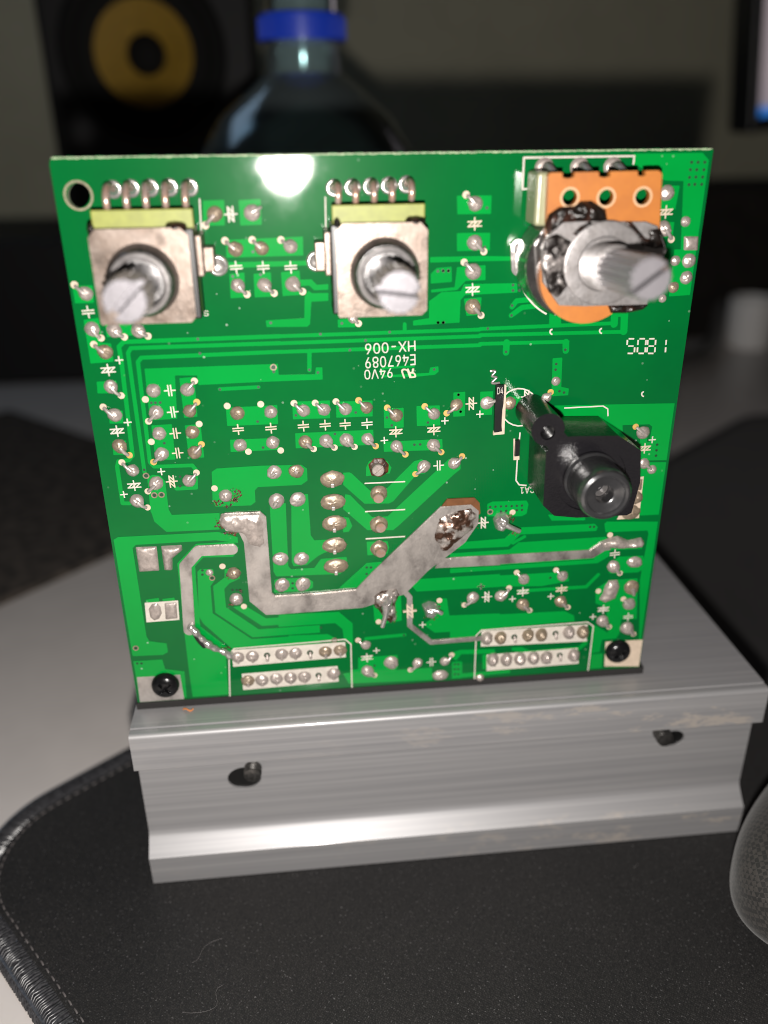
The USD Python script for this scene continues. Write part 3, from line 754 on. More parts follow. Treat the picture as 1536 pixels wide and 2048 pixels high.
lump('C 1342,533 1412,533 1408,600 1340,600', .5, 'solder', 'solder_pad', 10)
lump('I 1085,600 1110,565 1165,560 1178,600 1150,680 1080,710 1045,690 1070,650', .9, 'solder', 'solder_blob', 11, .3)
put('printed_dot', uvh(ext(Point(one('I', 1035, 635)).buffer(.55), .002, .085)), 'silk_tan', B_)
put('printed_dot', uvh(ext(Point(one('I', 1117, 243)).buffer(.55), .002, .085)), 'silk_tan', B_)
put('printed_dot', uvh(ext(Point(one('I', 436, 85)).buffer(.55), .002, .085)), 'silk_tan', B_)
for x, y in ((688, 988), (1113, 840)): put('printed_dot', uvh(ext(Point(one('H', x, y)).buffer(.55), .002, .085)), 'silk_tan', B_)
# header rows
rows = [[(476, 1314), (505, 1312), (534, 1310, 1), (563, 1308), (591, 1306), (620, 1305, 1), (651, 1303), (680, 1300)], [(496, 1361), (524, 1360), (553, 1357), (581, 1355), (609, 1353), (637, 1350, 1), (667, 1347)],
        [rp('I', *p[:2]) + tuple(p[2:]) for p in ((255, 962), (352, 958), (448, 955, 1), (543, 940), (637, 938), (735, 930, 1), (828, 920), (925, 918))],
        [rp('I', *p[:2]) + tuple(p[2:]) for p in ((298, 1110), (392, 1110), (487, 1105), (580, 1098), (672, 1095), (765, 1082, 1), (862, 1080))]]
for k, row in enumerate(rows):
    for q in row:
        s = len(q) > 2
        c = bm(q[0], q[1])
        if s:
            put('pin_hole', uvh(ext(Point(c).buffer(.6), .002, .095)), 'via_hole', B_)
            put('pin', uvh(tube([[c[0], c[1] + .1, .05], [c[0] + .05, c[1] - .35, .55], [c[0] + .08, c[1] - .9, .75]], [.34, .3, .28], 7)), 'solder', B_, smooth=50)
        else:
            p = joint('Z', q[0], q[1], 12.2 if k < 2 else 13.5, h=.55 if k < 2 else .95, ell=1.0 if k < 2 else .82)
            put('lead', uvh(tube([[c[0], c[1] - .2, .5], [c[0] + .03, c[1] - 1.05, .62]], [.36, .24], 7)), 'solder', p, smooth=50)
# ellipse and square pads in the white panel at the left
lump('G 345,760 365,728 395,722 420,745 428,790 410,825 380,835 355,815', .4, 'solder', 'solder_pad', 12)
lump('G 455,722 530,718 538,822 462,828', .4, 'solder', 'solder_pad', 13)
# big repaired joints with long wires
lump('H 995,870 1040,848 1085,860 1112,890 1095,925 1060,955 1020,945', 1.8, 'solder_bright', 'solder_blob', 14, .3)
put('clipped_lead', uvh(tube([b3('H', 1050, 905, 1.2), b3('H', 1100, 915, 1.9), b3('H', 1132, 932, 2.0)], [.7, .45, .42], 9)), 'solder_bright', B_, smooth=50)
lump('H 695,830 750,780 790,800 780,870 745,900 700,880', 2.3, 'solder_bright', 'solder_blob', 15, .3)
put('clipped_lead', uvh(tube([b3('H', 740, 880, 1.7), b3('H', 738, 945, 2.4), b3('H', 715, 1025, 2.6)], [.9, .5, .45], 9)), 'solder_bright', B_, smooth=50)
lump('I 305,130 330,95 380,85 410,115 400,170 360,205 320,195', 1.9, 'solder_bright', 'solder_blob', 16, .3)
put('clipped_lead', uvh(tube([b3('I', 370, 165, 1.2), b3('I', 420, 190, 1.9), b3('I', 488, 218, 2.0)], [.75, .5, .46], 9)), 'solder_bright', B_, smooth=50)
# heavy pins with copper ends
for reg, x, y, r, tx, ty in (('E', 830, 1210, 58, 828, 1252), ('H', 690, 310, 60, 706, 338), ('H', 692, 478, 58, 705, 515)):
    p = joint(reg, x, y, r, h=.6, m='solder_aged')
    c, t_ = one(reg, x, y), one(reg, tx, ty, 1.6)
    put('pin_end', uvh(aligned(lathe([(0, 0), (.95, 0), (.95, 1.35), (.85, 1.5), (0, 1.5)], 20), [*(c * .6 + t_ * .4), .1], [*t_, 1.6])), 'copper_wire', p, smooth=30)
c = one('E', 832, 1030); t_ = one('E', 825, 1050, 1.2)
lump('E 760,1010 800,970 860,970 895,1010 890,1060 840,1090 780,1080', .35, 'flux_burn', 'flux_ring', 17)
sc = mani(lathe([(0, 0), (1.08, 0), (1.08, 1.0), (.95, 1.15), (0, 1.15)], 24)) - mani(trimesh.creation.box(bounds=[[-2, -.13, .8], [2, .13, 2]]))
sm = tm(sc); sm.apply_transform(trimesh.transformations.rotation_matrix(.7, [0, 0, 1])); sm.apply_translation([*t_, .25])
put('slotted_pin', uvh(sm), 'solder', B_, smooth=30)
# charred flux
def crumbs(spots, name='flux_burn'):
    ms = []
    for reg, x, y, rx, ry, k in spots:
        for _ in range(k):
            g, q = rnd.random() * 6.283, rnd.random() ** .6
            c = one(reg, x + rx * q * math.cos(g), y + ry * q * math.sin(g))
            s = .05 + .16 * rnd.random() ** 2
            b_ = trimesh.creation.icosphere(1, s); b_.vertices *= 1 + .35 * rng.normal(size=(len(b_.vertices), 1)); b_.vertices *= [1, 1, .6]; b_.apply_translation([*c, .06 + s * .3]); ms.append(b_)
    put(name, uvh(cat(ms)), 'flux_burn', B_, label='dark burnt flux crumbs around reworked joints', kind='stuff')
crumbs([('D', 1205, 1280, 50, 55, 60), ('D', 1075, 1340, 45, 25, 18), ('D', 1150, 1350, 40, 20, 12), ('G', 830, 160, 38, 45, 26), ('G', 905, 232, 60, 18, 26), ('G', 900, 525, 40, 22, 14), ('G', 985, 640, 14, 20, 8), ('G', 915, 728, 14, 12, 6),
        ('H', 1200, 420, 70, 60, 40), ('H', 1370, 280, 22, 70, 26), ('H', 790, 950, 35, 50, 36), ('H', 1050, 955, 50, 22, 22), ('H', 1110, 890, 22, 22, 12), ('H', 790, 790, 50, 30, 20), ('I', 420, 130, 30, 30, 22), ('I', 460, 235, 60, 18, 12), ('G', 870, 1035, 40, 20, 16)])
# vias
vv = [('C', x, y) for row in (((1380, 122), (1415, 122), (1452, 122)), ((1373, 163), (1408, 163), (1447, 163)), ((1368, 205), (1403, 203), (1440, 203)), ((1365, 245), (1397, 243), (1435, 243))) for x, y in row]
vv += [('I', x, y) for x, y in ((280, 48), (317, 46), (355, 44), (392, 42), (430, 42), (466, 40), (502, 38), (280, 82), (355, 78), (392, 75), (466, 70), (502, 68), (978, 187), (1005, 186), (700, 542))]
vv += [('E', x, y) for x, y in ((422, 98), (905, 84), (737, 143), (627, 210), (344, 348), (404, 366), (1216, 344), (523, 795), (1078, 870), (1118, 868), (1172, 715), (1385, 520), (1400, 640), (886, 680), (920, 735), (668, 645), (1243, 18), (1277, 18), (250, 665))]
vv += [('F', x, y) for x, y in ((232, 52), (344, 195), (708, 183), (652, 270), (648, 305), (672, 437), (700, 445), (52, 460), (65, 562), (1272, 765), (1268, 800), (1265, 833))]
vv += [('D', x, y) for x, y in ((935, 138), (950, 243), (1096, 507), (1378, 490), (1372, 742), (1412, 932), (1490, 378), (595, 605), (625, 605), (660, 603), (690, 900), (543, 1095), (805, 1145), (805, 1215))]
vv += [('C', x, y) for x, y in ((400, 795), (435, 795), (400, 825), (435, 825), (395, 908), (392, 962), (630, 955), (20, 1000), (257, 372), (245, 588), (15, 715), (45, 715))]
vv += [('H', x, y) for x, y in ((605, 610), (635, 610), (605, 655), (88, 720), (88, 755), (285, 1030), (865, 1082), (1220, 1285), (1245, 1285), (1220, 1320), (1245, 1320), (1220, 1355), (1245, 1355), (660, 1295))]
vv += [('B', x, y) for x, y in ((1287, 775), (1320, 775), (1350, 775), (1288, 1078), (1318, 1078), (195, 660), (300, 1080), (720, 1083), (75, 805), (240, 795))]
vv += [('G', x, y) for x, y in ((715, 490), (715, 520), (260, 1140), (290, 1140), (925, 628), (955, 628))]
for reg, x, y in vv:
    c = one(reg, x, y)
    put('via', uvh(ext(Point(c).buffer(.24, quad_segs=3), .002, .066)), 'via_hole', B_)
for reg, x, y in (('D', 557, 1138), ('D', 617, 1280), ('D', 670, 1277), ('D', 1488, 345), ('G', 250, 1033), ('G', 783, 543), ('H', 380, 1117), ('I', 280, 82)):
    c = one(reg, x, y)
    p = put('plated_hole', uvh(ext(Point(c).buffer(.55).difference(Point(c).buffer(.34)), .002, .10)), 'solder_aged', B_)
    put('hole_core', uvh(ext(Point(c).buffer(.34, quad_segs=4), .002, .07)), 'via_hole', p)
# black slot parts
p = put('slot_rim', uvh(ext(Polygon(pts('F 325,393 342,392 338,520 330,695 262,702 264,678 312,672')), .002, .5)), 'silk_tan', B_)
put('slot_component', uvh(ext(Polygon(pts('F 278,395 327,391 322,500 312,560 308,600 312,674 266,682 270,540')), .002, .9)), 'black_part', B_)
lettering('D4', rp('F', 284, 405), rp('F', 318, 445), m='silk_white', rot=False, name='slot_print')
t_ = stage.GetPrimAtPath(B_ + '/slot_print'); UsdGeom.Xformable(t_).AddTranslateOp().Set(Gf.Vec3d(0, -.00086, 0))
put('slot_component', uvh(ext(Polygon(pts('F 398,735 425,730 422,825 395,830')), .002, .7)), 'black_part', B_)
put('slot_rim', uvh(ext(Polygon(pts('F 388,728 398,726 392,835 424,832 424,856 388,858')), .002, .25)), 'silk_tan', B_)

# ---- screws at the lower corners
def phillips(r, hh):
    s = mani(lathe([(0, 0), (r, 0), (r, .25 * hh), (r * .93, .55 * hh), (r * .75, .82 * hh), (r * .45, .97 * hh), (0, hh)], 36))
    for a in (0, math.pi / 2):
        b_ = trimesh.creation.box(bounds=[[-.56 * r, -.14 * r, .45 * hh], [.56 * r, .14 * r, 2 * hh]]); b_.apply_transform(trimesh.transformations.rotation_matrix(a, [0, 0, 1])); s = s - mani(b_)
    return s
for (px, py), rr, a in (((330, 1374), 2.62, .75), ((1238, 1306), 2.55, .5)):
    c = bm(px, py, 1.0)
    m_ = tm(phillips(rr, 1.7)); m_.apply_transform(trimesh.transformations.rotation_matrix(a, [0, 0, 1])); m_.apply_translation([*c, .08])
    put('screw', uvh(m_), 'screw_black', B_, smooth=35)

# ---------------------------------------------------------------- the two small potentiometers
def knurled(r, L, slot_ang, teeth=18, slot=.5, depth=1.6, neck=0.0):
    a = np.linspace(0, 2 * np.pi, teeth * 4, endpoint=False)
    rr = r * (1 - .12 * (np.arange(len(a)) % 4 >= 2))
    m_ = manifold3d.CrossSection([np.c_[rr * np.cos(a), rr * np.sin(a)].astype(np.float64)]).extrude(L)
    m_ = m_ ^ mani(lathe([(0, -.01), (r * 1.2, -.01), (r * 1.2, L - .85), (r * .9, L - .01), (0, L - .005)], 40))
    if neck: m_ = m_ ^ mani(lathe([(0, -.01), (r * .8, -.01), (r * .8, neck), (r * 1.2, neck + .4), (r * 1.2, L + 1), (0, L + 1)], 40))
    b_ = trimesh.creation.box(bounds=[[-2 * r, -slot / 2, L - depth], [2 * r, slot / 2, L + 2]]); b_.apply_transform(trimesh.transformations.rotation_matrix(slot_ang, [0, 0, 1]))
    return m_ - mani(b_)
def pot(label, plate, wafer, holes, pins, bush, tip, tipd, slot_ang, tab_side, tab_top, tab_px, ring_px):
    hP = 7.2
    ym_ = (plate[1] + plate[3]) / 2; xm_ = (plate[0] + plate[2]) / 2
    lo = np.array([bm(plate[0], ym_, hP)[0], bm(xm_, plate[3], hP)[1]]); hi = np.array([bm(plate[2], ym_, hP)[0], bm(xm_, plate[1], hP)[1]])
    p = UsdGeom.Xform.Define(stage, free(B_, 'potentiometer')).GetPath().pathString
    tag(stage.GetPrimAtPath(p), label=label)
    wl, wh = bm(wafer[0], wafer[3], 5.2), bm(wafer[2], wafer[1], 5.2)
    put('wafer', uvh(rbox([wl[0], lo[1] + 1, 3.9], [wh[0], wh[1], 5.2], .15)), 'pot_wafer', p, smooth=40)
    put('housing', uvh(rbox([lo[0] + (.25 if tab_side == 'right' else -.75), lo[1] + .3, .25], [hi[0] + (.75 if tab_side == 'right' else -.25), hi[1] - .2, 6.3], .3)), 'black_part', p, smooth=40)
    c = np.array([*bm(*bush, hP)])
    # folded metal face: a plate with chamfered corners and a bent lip at the bottom
    k = 1.1
    pl = Polygon([(lo[0] + k * .2, lo[1]), (hi[0] - k * .7, lo[1]), (hi[0], lo[1] + k * .7), (hi[0], hi[1] - k), (hi[0] - k, hi[1]), (lo[0] + k, hi[1]), (lo[0], hi[1] - k), (lo[0], lo[1] + k * .3)]).buffer(.3).buffer(-.3)
    hole_ = Point(c).buffer(4.6)
    face = ext(pl.difference(hole_), 6.35, hP)
    lip = cat([rbox([lo[0] + .5, lo[1] - .05, 1.0], [lo[0] + 4.0, lo[1] + .5, hP - .05], .2), rbox([hi[0] - 4.0, lo[1] - .05, 1.0], [hi[0] - .8, lo[1] + .5, hP - .05], .2)])
    put('face_plate', uvh(cat([face, lip])), 'pot_plate', p)
    put('bushing', uvh(lathe([(5.25, 6.5), (5.25, hP), (5.2, hP + .5), (5.0, hP + 1.5), (4.75, hP + 2.6), (4.4, hP + 3.1), (3.75, hP + 3.15), (3.6, hP + 2.8), (3.3, hP + .2), (0, hP + .2)], 48, (*c, 0))), 'bushing_metal', p, smooth=35)
    te = np.array([*bm(*tip, tipd), tipd])
    L = tipd - hP - .2
    sh_ = tm(knurled(3.05, L, slot_ang, slot=1.0, depth=3.4, neck=L * .55))
    put('shaft', uvh(aligned(sh_, [*c, hP + .2], te)), 'shaft_grey', p, smooth=25)
    put('collar_ring', uvh(lathe([(3.45, hP + 3.0), (3.5, hP + 3.5), (3.85, hP + 3.7), (4.25, hP + 3.55), (4.4, hP + 3.0)], 48, (*c, 0))), 'zinc', p, smooth=40)
    for hp_, pp in zip(holes, pins):
        a_, b_ = bm(*hp_), bm(*pp, 4.6)
        put('pin', uvh(tube(smooth_path([[b_[0], b_[1] - .8, 4.6], [b_[0], b_[1] + .9, 4.6], [a_[0] * .3 + b_[0] * .7, max(a_[1], b_[1] + 1.0) + .5, 3.4], [a_[0], a_[1] + .4, 1.2], [a_[0], a_[1], -.3]], 5), .52, 8)), 'copper_wire', p, smooth=50)
        put('solder_ring', uvh(lathe([(.75, .0), (.80, .22), (.98, .34), (1.22, .22), (1.32, .03)], 22, (*a_, .01))), 'solder_bright', p, smooth=True)
        put('pin_hole', uvh(ext(Point(a_).buffer(.8, quad_segs=5), .002, .09)), 'via_hole', p)
    # side bracket soldered into the board
    s = 1 if tab_side == 'right' else -1
    xs = hi[0] + .7 if s > 0 else lo[0] - .7
    y0, y1 = bm(0, tab_px[1], 4)[1], bm(0, tab_px[0], 4)[1]
    put('bracket', uvh(cat([rbox([min(xs, xs + s * 1.0), y0, .4], [max(xs, xs + s * 1.0), hi[1] - 1.2, 6.0], .25), rbox([min(xs + s * .4, xs + s * 2.4), y0 + .2, .1], [max(xs + s * .4, xs + s * 2.4), y1, 3.2], .25)])), 'pot_plate', p, smooth=40)
    rc = bm(*ring_px)
    put('bracket_solder', uvh(lathe([(0, .25), (.9, .28), (1.15, .55), (1.45, .5), (1.65, .05)], 26, (*rc, .01))), 'solder_bright', p, smooth=True)
    for sd in (0, 1):
        q = hi if sd else (lo[0], hi[1])
        g = trimesh.creation.icosphere(3, 1.0)
        g.vertices *= (1 + .6 * (meshkit.fbm(g.vertices * 1.6 + 3 * sd, 3, 5) - .5))[:, None]
        g.vertices *= [1.5 if sd else .5, .75, 1.3 if sd else .7]; g.apply_translation([q[0] - (1.7 if sd else -.3), q[1] - .05, 5.9])
        put('glue_blob', uvh(g), 'burnt_glue', p, smooth=True)
    return p
pot('encoder style potentiometer at the left with its slotted shaft pointing down left', (187, 457, 384, 648), (187, 417, 384, 470), [(226, 379), (262, 377), (300, 376), (339, 375), (379, 375)],
    [(213, 404), (253, 403), (292, 402), (331, 401), (371, 400)], (286, 561), (249, 603), 22.6, math.radians(44), 'right', 0, (505, 560), (436, 531))
pot('middle potentiometer with its slotted shaft pointing slightly right', (674, 446, 855, 633), (665, 407, 850, 455), [(668, 376), (705, 375), (742, 373), (778, 371), (813, 369)],
    [(676, 393), (711, 392), (748, 390), (784, 389), (823, 387)], (770, 547), (799, 585), 22.6, math.radians(-8), 'left', 0, (500, 565), (633, 522))

# ---------------------------------------------------------------- the large potentiometer
P3 = UsdGeom.Xform.Define(stage, free(B_, 'potentiometer')).GetPath().pathString
tag(stage.GetPrimAtPath(P3), label='large potentiometer at the right with orange wafer and long knurled shaft')
cc = bm(*rp('C', 815, 735), 8.0)
put('can', uvh(lathe([(0, .4), (7.6, .4), (8.0, .9), (8.0, 6.2), (7.7, 6.8), (0, 6.8)], 56, (*bm(*rp('C', 745, 690), 6.8), 0))), 'can_metal', P3, smooth=30)
disc = Point(cc).buffer(7.55, quad_segs=16)
blade = Polygon(pts('C 595,195 605,180 1200,167 1218,185 1205,480 1160,760 600,760 585,440', 8.0))
wf = unary_union([disc, blade])
for l in ('C 672,150 672,205 695,212 725,208 738,200 738,150', 'C 872,150 872,200 900,207 935,200 935,150', 'C 1085,150 1085,195 1105,200 1128,195 1128,150'):
    wf = wf.difference(Polygon(pts(l, 8.0)))
ws = []
for x, y in ((712, 316), (912, 316), (1112, 312)):
    q = bm(*rp('C', x, y), 8.0); ws.append(q)
    wf = wf.difference(Point(q).buffer(1.12))
wf = wf.buffer(.15).buffer(-.15)
put('wafer', uvh(ext(wf, 6.85, 8.0)), 'wafer_orange', P3)
for q in ws: put('hole_rim', uvh(ext(Point(q).buffer(1.45).difference(Point(q).buffer(1.13)), 7.5, 8.03)), 'wafer_rim', P3)
for px, py in (rp('C', 572, 152), rp('C', 765, 150), rp('C', 948, 148)):
    a_ = bm(px, py); q = np.array([a_[0] + .3, a_[1] - 1.4])
    put('solder_ring', uvh(lathe([(0, .35), (.8, .5), (1.2, .35), (1.5, .03)], 24, (*a_, .01))), 'solder', P3, smooth=True)
    put('terminal', uvh(tube(smooth_path([[a_[0], a_[1], .2], [a_[0] + .1, a_[1] + .1, 3], [q[0] + .3, q[1] - 1.5, 6.2], [q[0] + .3, q[1] - 3.5, 6.6]]), .55, 8)), 'zinc', P3, smooth=50)
brk = Polygon(pts('C 600,520 680,452 830,447 1125,449 1195,475 1242,605 1175,760 1135,902 790,912 655,908 570,785 562,600', 9.2)).buffer(.3).buffer(-.3)
put('bracket', uvh(ext(brk, 8.02, 9.2)), 'zinc', P3)
ax0, ax1 = np.array([*bm(*rp('C', 880, 690), 9.2), 9.2]), np.array([*bm(*rp('C', 1160, 762), 27.5), 27.5])
dA = (ax1 - ax0) / np.linalg.norm(ax1 - ax0); LA = np.linalg.norm(ax1 - ax0)
put('washer', uvh(lathe([(3.6, 9.25), (6.2, 9.25), (6.2, 9.55), (5.9, 9.75), (4.1, 9.75), (3.8, 9.5)], 48, (*bm(*rp('C', 900, 680), 9.5), 0))), 'zinc', P3, smooth=35)
put('thread', uvh(aligned(threaded(3.45, 7.0, .55, 36), ax0 - dA * .5, ax1)), 'zinc', P3, smooth=30)
put('shaft', uvh(aligned(tm(knurled(2.95, LA - 6.3, math.radians(32), slot=.62, depth=3.4)), ax0 + dA * 6.3, ax1)), 'shaft_grey', P3, smooth=25)
for k, (l, h_, hh) in enumerate((('C 580,470 600,410 655,372 740,366 772,340 830,338 905,385 912,435 830,452 700,458 640,505 600,525', .9, 8.0), ('C 925,905 1040,905 1135,903 1112,925 1020,945 940,945', .7, 8.0),
        ('C 1020,455 1050,455 1125,545 1160,548 1150,500 1195,490 1225,585 1180,590 1110,570 1060,520', .35, 9.2), ('C 760,520 800,490 835,462 820,452 770,480 735,515', .25, 9.2))):
    lump(l, h_, 'burnt_glue', 'burnt_glue', 21 + k, .75, P3, .0, hh)
lump('C 575,545 640,520 715,560 705,640 692,700 700,790 645,862 600,830 568,700', .30, 'burnt_metal', 'burnt_smear', 27, .9, P3, .0, 9.2)
put('clear_block', uvh(rbox([*bm(*rp('C', 505, 470), 5.5), 1.0], [*bm(*rp('C', 610, 172), 5.5), 6.8], .6)), 'clear_resin', P3, smooth=40)
rc = LineString([one('C', 425, 585), one('C', 430, 700)])
put('tab_solder', uvh(ext(rc.buffer(1.25).difference(rc.buffer(.55)), .01, .6)), 'solder_bright', P3)
put('tab', uvh(ext(rc.buffer(.45), .01, 1.2)), 'zinc', P3)

# ---------------------------------------------------------------- phono jack
R_ = UsdGeom.Xform.Define(stage, free(B_, 'phono_jack')).GetPath().pathString
tag(stage.GetPrimAtPath(R_), label='black plastic phono jack with round socket and screw boss')
hF = 10.6
tc, tr_ = bm(*rp('F', 600, 672), hF), 2.75
body = Polygon(pts('F 590,815 705,720 760,714 1037,711 1172,800 1168,1000 1115,1185 1085,1200 780,1215 640,1203 572,1140', hF)).buffer(.35).buffer(-.35)
jb = mani(ext(body, .4, hF)) + mani(ext(Point(tc).buffer(tr_, quad_segs=14), .4, hF + .25)) + mani(ext(Polygon([tc + np.array([-.4, -1.9]), tc + np.array([1.9, .4]), one('F', 760, 760, hF), one('F', 690, 850, hF), one('F', 620, 830, hF)]).convex_hull, .4, hF))
fc = bm(*rp('F', 962, 1085), 18.0)
jb = jb - mani(cyl(1.22, hF - 4, hF + 3, bm(*rp('F', 598, 690), hF))) - mani(ext(Point(fc).buffer(5.9, quad_segs=16).difference(Point(fc).buffer(4.75, quad_segs=16)), hF - .5, hF + 1))
put('body', uvh(jb), 'black_plastic_face', R_, smooth=25)
hc_ = bm(*rp('F', 598, 690), hF)
for k in range(5): put('boss_thread', uvh(lathe([(1.3, hF - .35 - .5 * k), (1.02, hF - .5 - .5 * k), (1.3, hF - .65 - .5 * k)], 24, (*hc_, 0))), 'black_plastic', R_, smooth=60)
put('barrel', uvh(lathe([(0, hF - .3), (4.7, hF - .3), (4.7, hF + .4), (4.4, hF + .8), (4.4, 16.7), (4.3, 17.3), (4.05, 17.8), (3.6, 18.0), (3.2, 17.9), (3.0, 17.6), (2.4, 17.4), (1.75, 17.3), (1.5, 17.1), (1.4, 13.0), (0, 13.0)], 64, (*fc, 0))), 'jack_barrel', R_, smooth=30)
put('contact', uvh(lathe([(1.36, 13.2), (1.36, 14.6), (1.2, 14.7), (1.15, 13.2)], 24, (*fc, 0))), 'zinc', R_, smooth=40)

# ---------------------------------------------------------------- mouse mat
a_ = np.array([.775, .632]); b_ = np.array([.632, -.775])
e3, l1 = at(251, 1501, 2, -ZB)[:2], at(39, 1979, 2, -ZB)[:2]
s_ = np.linalg.solve(np.c_[a_, b_], l1 - e3)
corner = e3 + a_ * s_[0]
pp = Polygon([corner, corner + a_ * 420, corner + a_ * 420 + b_ * 300, corner + b_ * 300]).buffer(-26).buffer(26, quad_segs=24)
Mp = thing('mouse_mat', 'large black cloth mouse mat with stitched edge under the heatsink', 'mouse mat', (*np.array(pp.centroid.coords[0]), DESK))
put('base', ext(pp, DESK + .05, -ZB - 1.4), 'mat_rubber', Mp)
inner = pp.buffer(-4.2)
put('cloth', ext(pp.buffer(-.8), -ZB - 1.4, -ZB), 'mat_cloth', Mp)
ring = pp.buffer(-2.2).exterior
Lr = ring.length
sd = np.array(ring.coords)[:-1]
def ring_pt(t): return np.array(ring.interpolate(t % Lr).coords[0])
loops, dots = [], []
near = lambda c: (-60 < c[0] < 60 and -130 < c[1] < 70)
step = .55
for i in range(int(Lr / step)):
    c = ring_pt(i * step)
    if not near(c): continue
    d = ring_pt(i * step + .3) - ring_pt(i * step - .3); d /= np.linalg.norm(d); nn = np.array([-d[1], d[0]])
    if not pp.buffer(-2.4).contains(Point(c + nn * .8)): nn = -nn
    j = rng.normal(0, .16, 5)
    q = [np.array([*(c + nn * u + d * (w * .5 + jj)), z]) for u, z, w, jj in ((-2.6, -ZB - 2.2, -1.0, j[0]), (-2.3, -ZB - .7, -.4, j[1]), (-.9, -ZB + .45 + j[4] * .4, 0, j[2]), (.8, -ZB + .4, .4, j[3]), (1.9, -ZB - .15, 1.0, j[4]))]
    loops.append(tube(q, .30, 5, cap=False))
    if i % 4 == 0:
        m_ = c + nn * 3.0
        dots.append(tube([[*(m_ - d * .55), -ZB + .02], [*m_, -ZB + .2], [*(m_ + d * .55), -ZB + .02]], .19, 5))
put('edge_binding', ext(pp.difference(pp.buffer(-4.0)), -ZB - 2.4, -ZB + .05), 'mat_thread', Mp)
put('edge_thread', cat(loops), 'mat_thread', Mp, smooth=60, kind='stuff')
put('stitch_row', cat(dots), 'stitch_thread', Mp, smooth=60, kind='stuff')
# lint hairs on the cloth
hairs = []
for i in range(4):
    c = np.array([rnd.uniform(-15, 110), rnd.uniform(-60, -10)])
    if i < 2: c = np.array([9 + 6 * i, -27 - 5 * i])
    a0 = rnd.random() * 6.28; L = 1.2 + 2.2 * rnd.random() + (4 if i < 2 else 0)
    P_ = [np.array([*(c + np.array([math.cos(a0 + k * .5 * (rnd.random() - .5)), math.sin(a0 + k * .4)]) * L * k / 4), -ZB + .12 + .1 * rnd.random()]) for k in range(5)]
    hairs.append(tube(smooth_path(P_, 3), .022, 4))
put('lint', cat(hairs), 'white_wire', Mp, smooth=True, kind='stuff')

# ---------------------------------------------------------------- checked cushion, lower right
q0 = at(1447, 1748, 2, -ZB + 9)
Cu = thing('cushion', 'grey brown woven cushion at the lower right, in front of the heatsink end', 'cushion', (q0[0] + 22, q0[1] - 8, -ZB))
g = trimesh.creation.icosphere(5, 1.0)
v = g.vertices; v = np.sign(v) * np.abs(v) ** .7
v = v * [34, 16, 12.5]
Rz = trimesh.transformations.rotation_matrix(math.radians(38), [0, 0, 1])[:3, :3]
g.vertices = v @ Rz.T + [q0[0] + 29.0, q0[1] + 5.0, -ZB + 12.3]
put('cover', g, 'check_cloth', Cu, smooth=True)

# ---------------------------------------------------------------- background things
# speaker
y_ = 300.0
s0, s1 = at(68, 0, 1, y_), at(508, 100, 1, y_)
sx0, sx1, zb = s0[0] - 1.0, s1[0], DESK + .1
Sp = thing('speaker', 'black loudspeaker with a yellow cone behind the board at the left', 'loudspeaker', ((sx0 + sx1) / 2, y_ + 60, DESK))
cw = at(286, 106, 1, y_)
box_ = mani(rbox([sx0, y_, zb], [sx1, y_ + 120, 185], 3)) - mani(ycyl(37, cw[0], cw[2], y_ - 5, y_ + 14, 64))
put('cabinet', box_, 'speaker_black', Sp, smooth=30)
def ylathe(prof, c, n=64):
    m_ = lathe(prof, n); m_.apply_transform(np.array([[1, 0, 0, c[0]], [0, 0, -1, c[1]], [0, 1, 0, c[2]], [0, 0, 0, 1.0]])); return m_
put('surround', ylathe([(37, -1), (36, 1.5), (33, 3.2), (30, 1.8), (28.5, -1), (25, -2.5)], (cw[0], y_, cw[2])), 'rubber_black', Sp, smooth=True)
put('basket', ylathe([(37, -13.9), (0, -13.9)], (cw[0], y_, cw[2])), 'rubber_black', Sp)
put('cone', ylathe([(21.8, -1.8), (14, -6.5), (8.6, -10.0)], (cw[0], y_, cw[2])), 'speaker_yellow', Sp, smooth=True)
put('cone_edge', ylathe([(28.8, -.9), (25, -1.2), (21.8, -1.8)], (cw[0], y_, cw[2])), 'rubber_black', Sp, smooth=True)
put('dust_cap', ylathe([(8.8, -9.9), (7.5, -7.2), (4.5, -5.6), (0, -5.0)], (cw[0], y_, cw[2])), 'rubber_black', Sp, smooth=True)
# low dark block at the far left
p0 = at(104, 480, 1, 380)
put('black_box', rbox([-420, 380, DESK + .1], [p0[0] + 30, 500, p0[2]], 3), 'speaker_black', smooth=30, label='low black box at the far left behind the loudspeaker', category='box')
# dark felt on the desk, left
m0, m1 = at(-80, 1236, 2, DESK + 2)[:2], at(215, 1105, 2, DESK + 2)[:2]
d_ = (m1 - m0) / np.linalg.norm(m1 - m0); n_ = np.array([-d_[1], d_[0]])
fe = Polygon([m0 - d_ * 150, m1 + d_ * 70, m1 + d_ * 70 + n_ * 185, m0 - d_ * 150 + n_ * 185]).buffer(-4).buffer(4)
put('felt_mat', ext(fe, DESK + .05, DESK + 2.5), 'felt_dark', smooth=False, label='dark brown felt mat lying on the desk left of the board', category='mat')
# speckled foam block, right
f0, f1 = at(1416, 590, 2, DESK), at(1536, 604, 2, DESK)
ft = at(1420, 372, 1, f0[1])
put('foam_block', rbox([at(1375, 480, 1, 430)[0], 430, DESK + .1], [f0[0] + 330, 500, at(1430, 375, 1, 430)[2]], 6), 'foam_speckled', smooth=40, label='dark speckled foam block behind the board at the right', category='foam block')
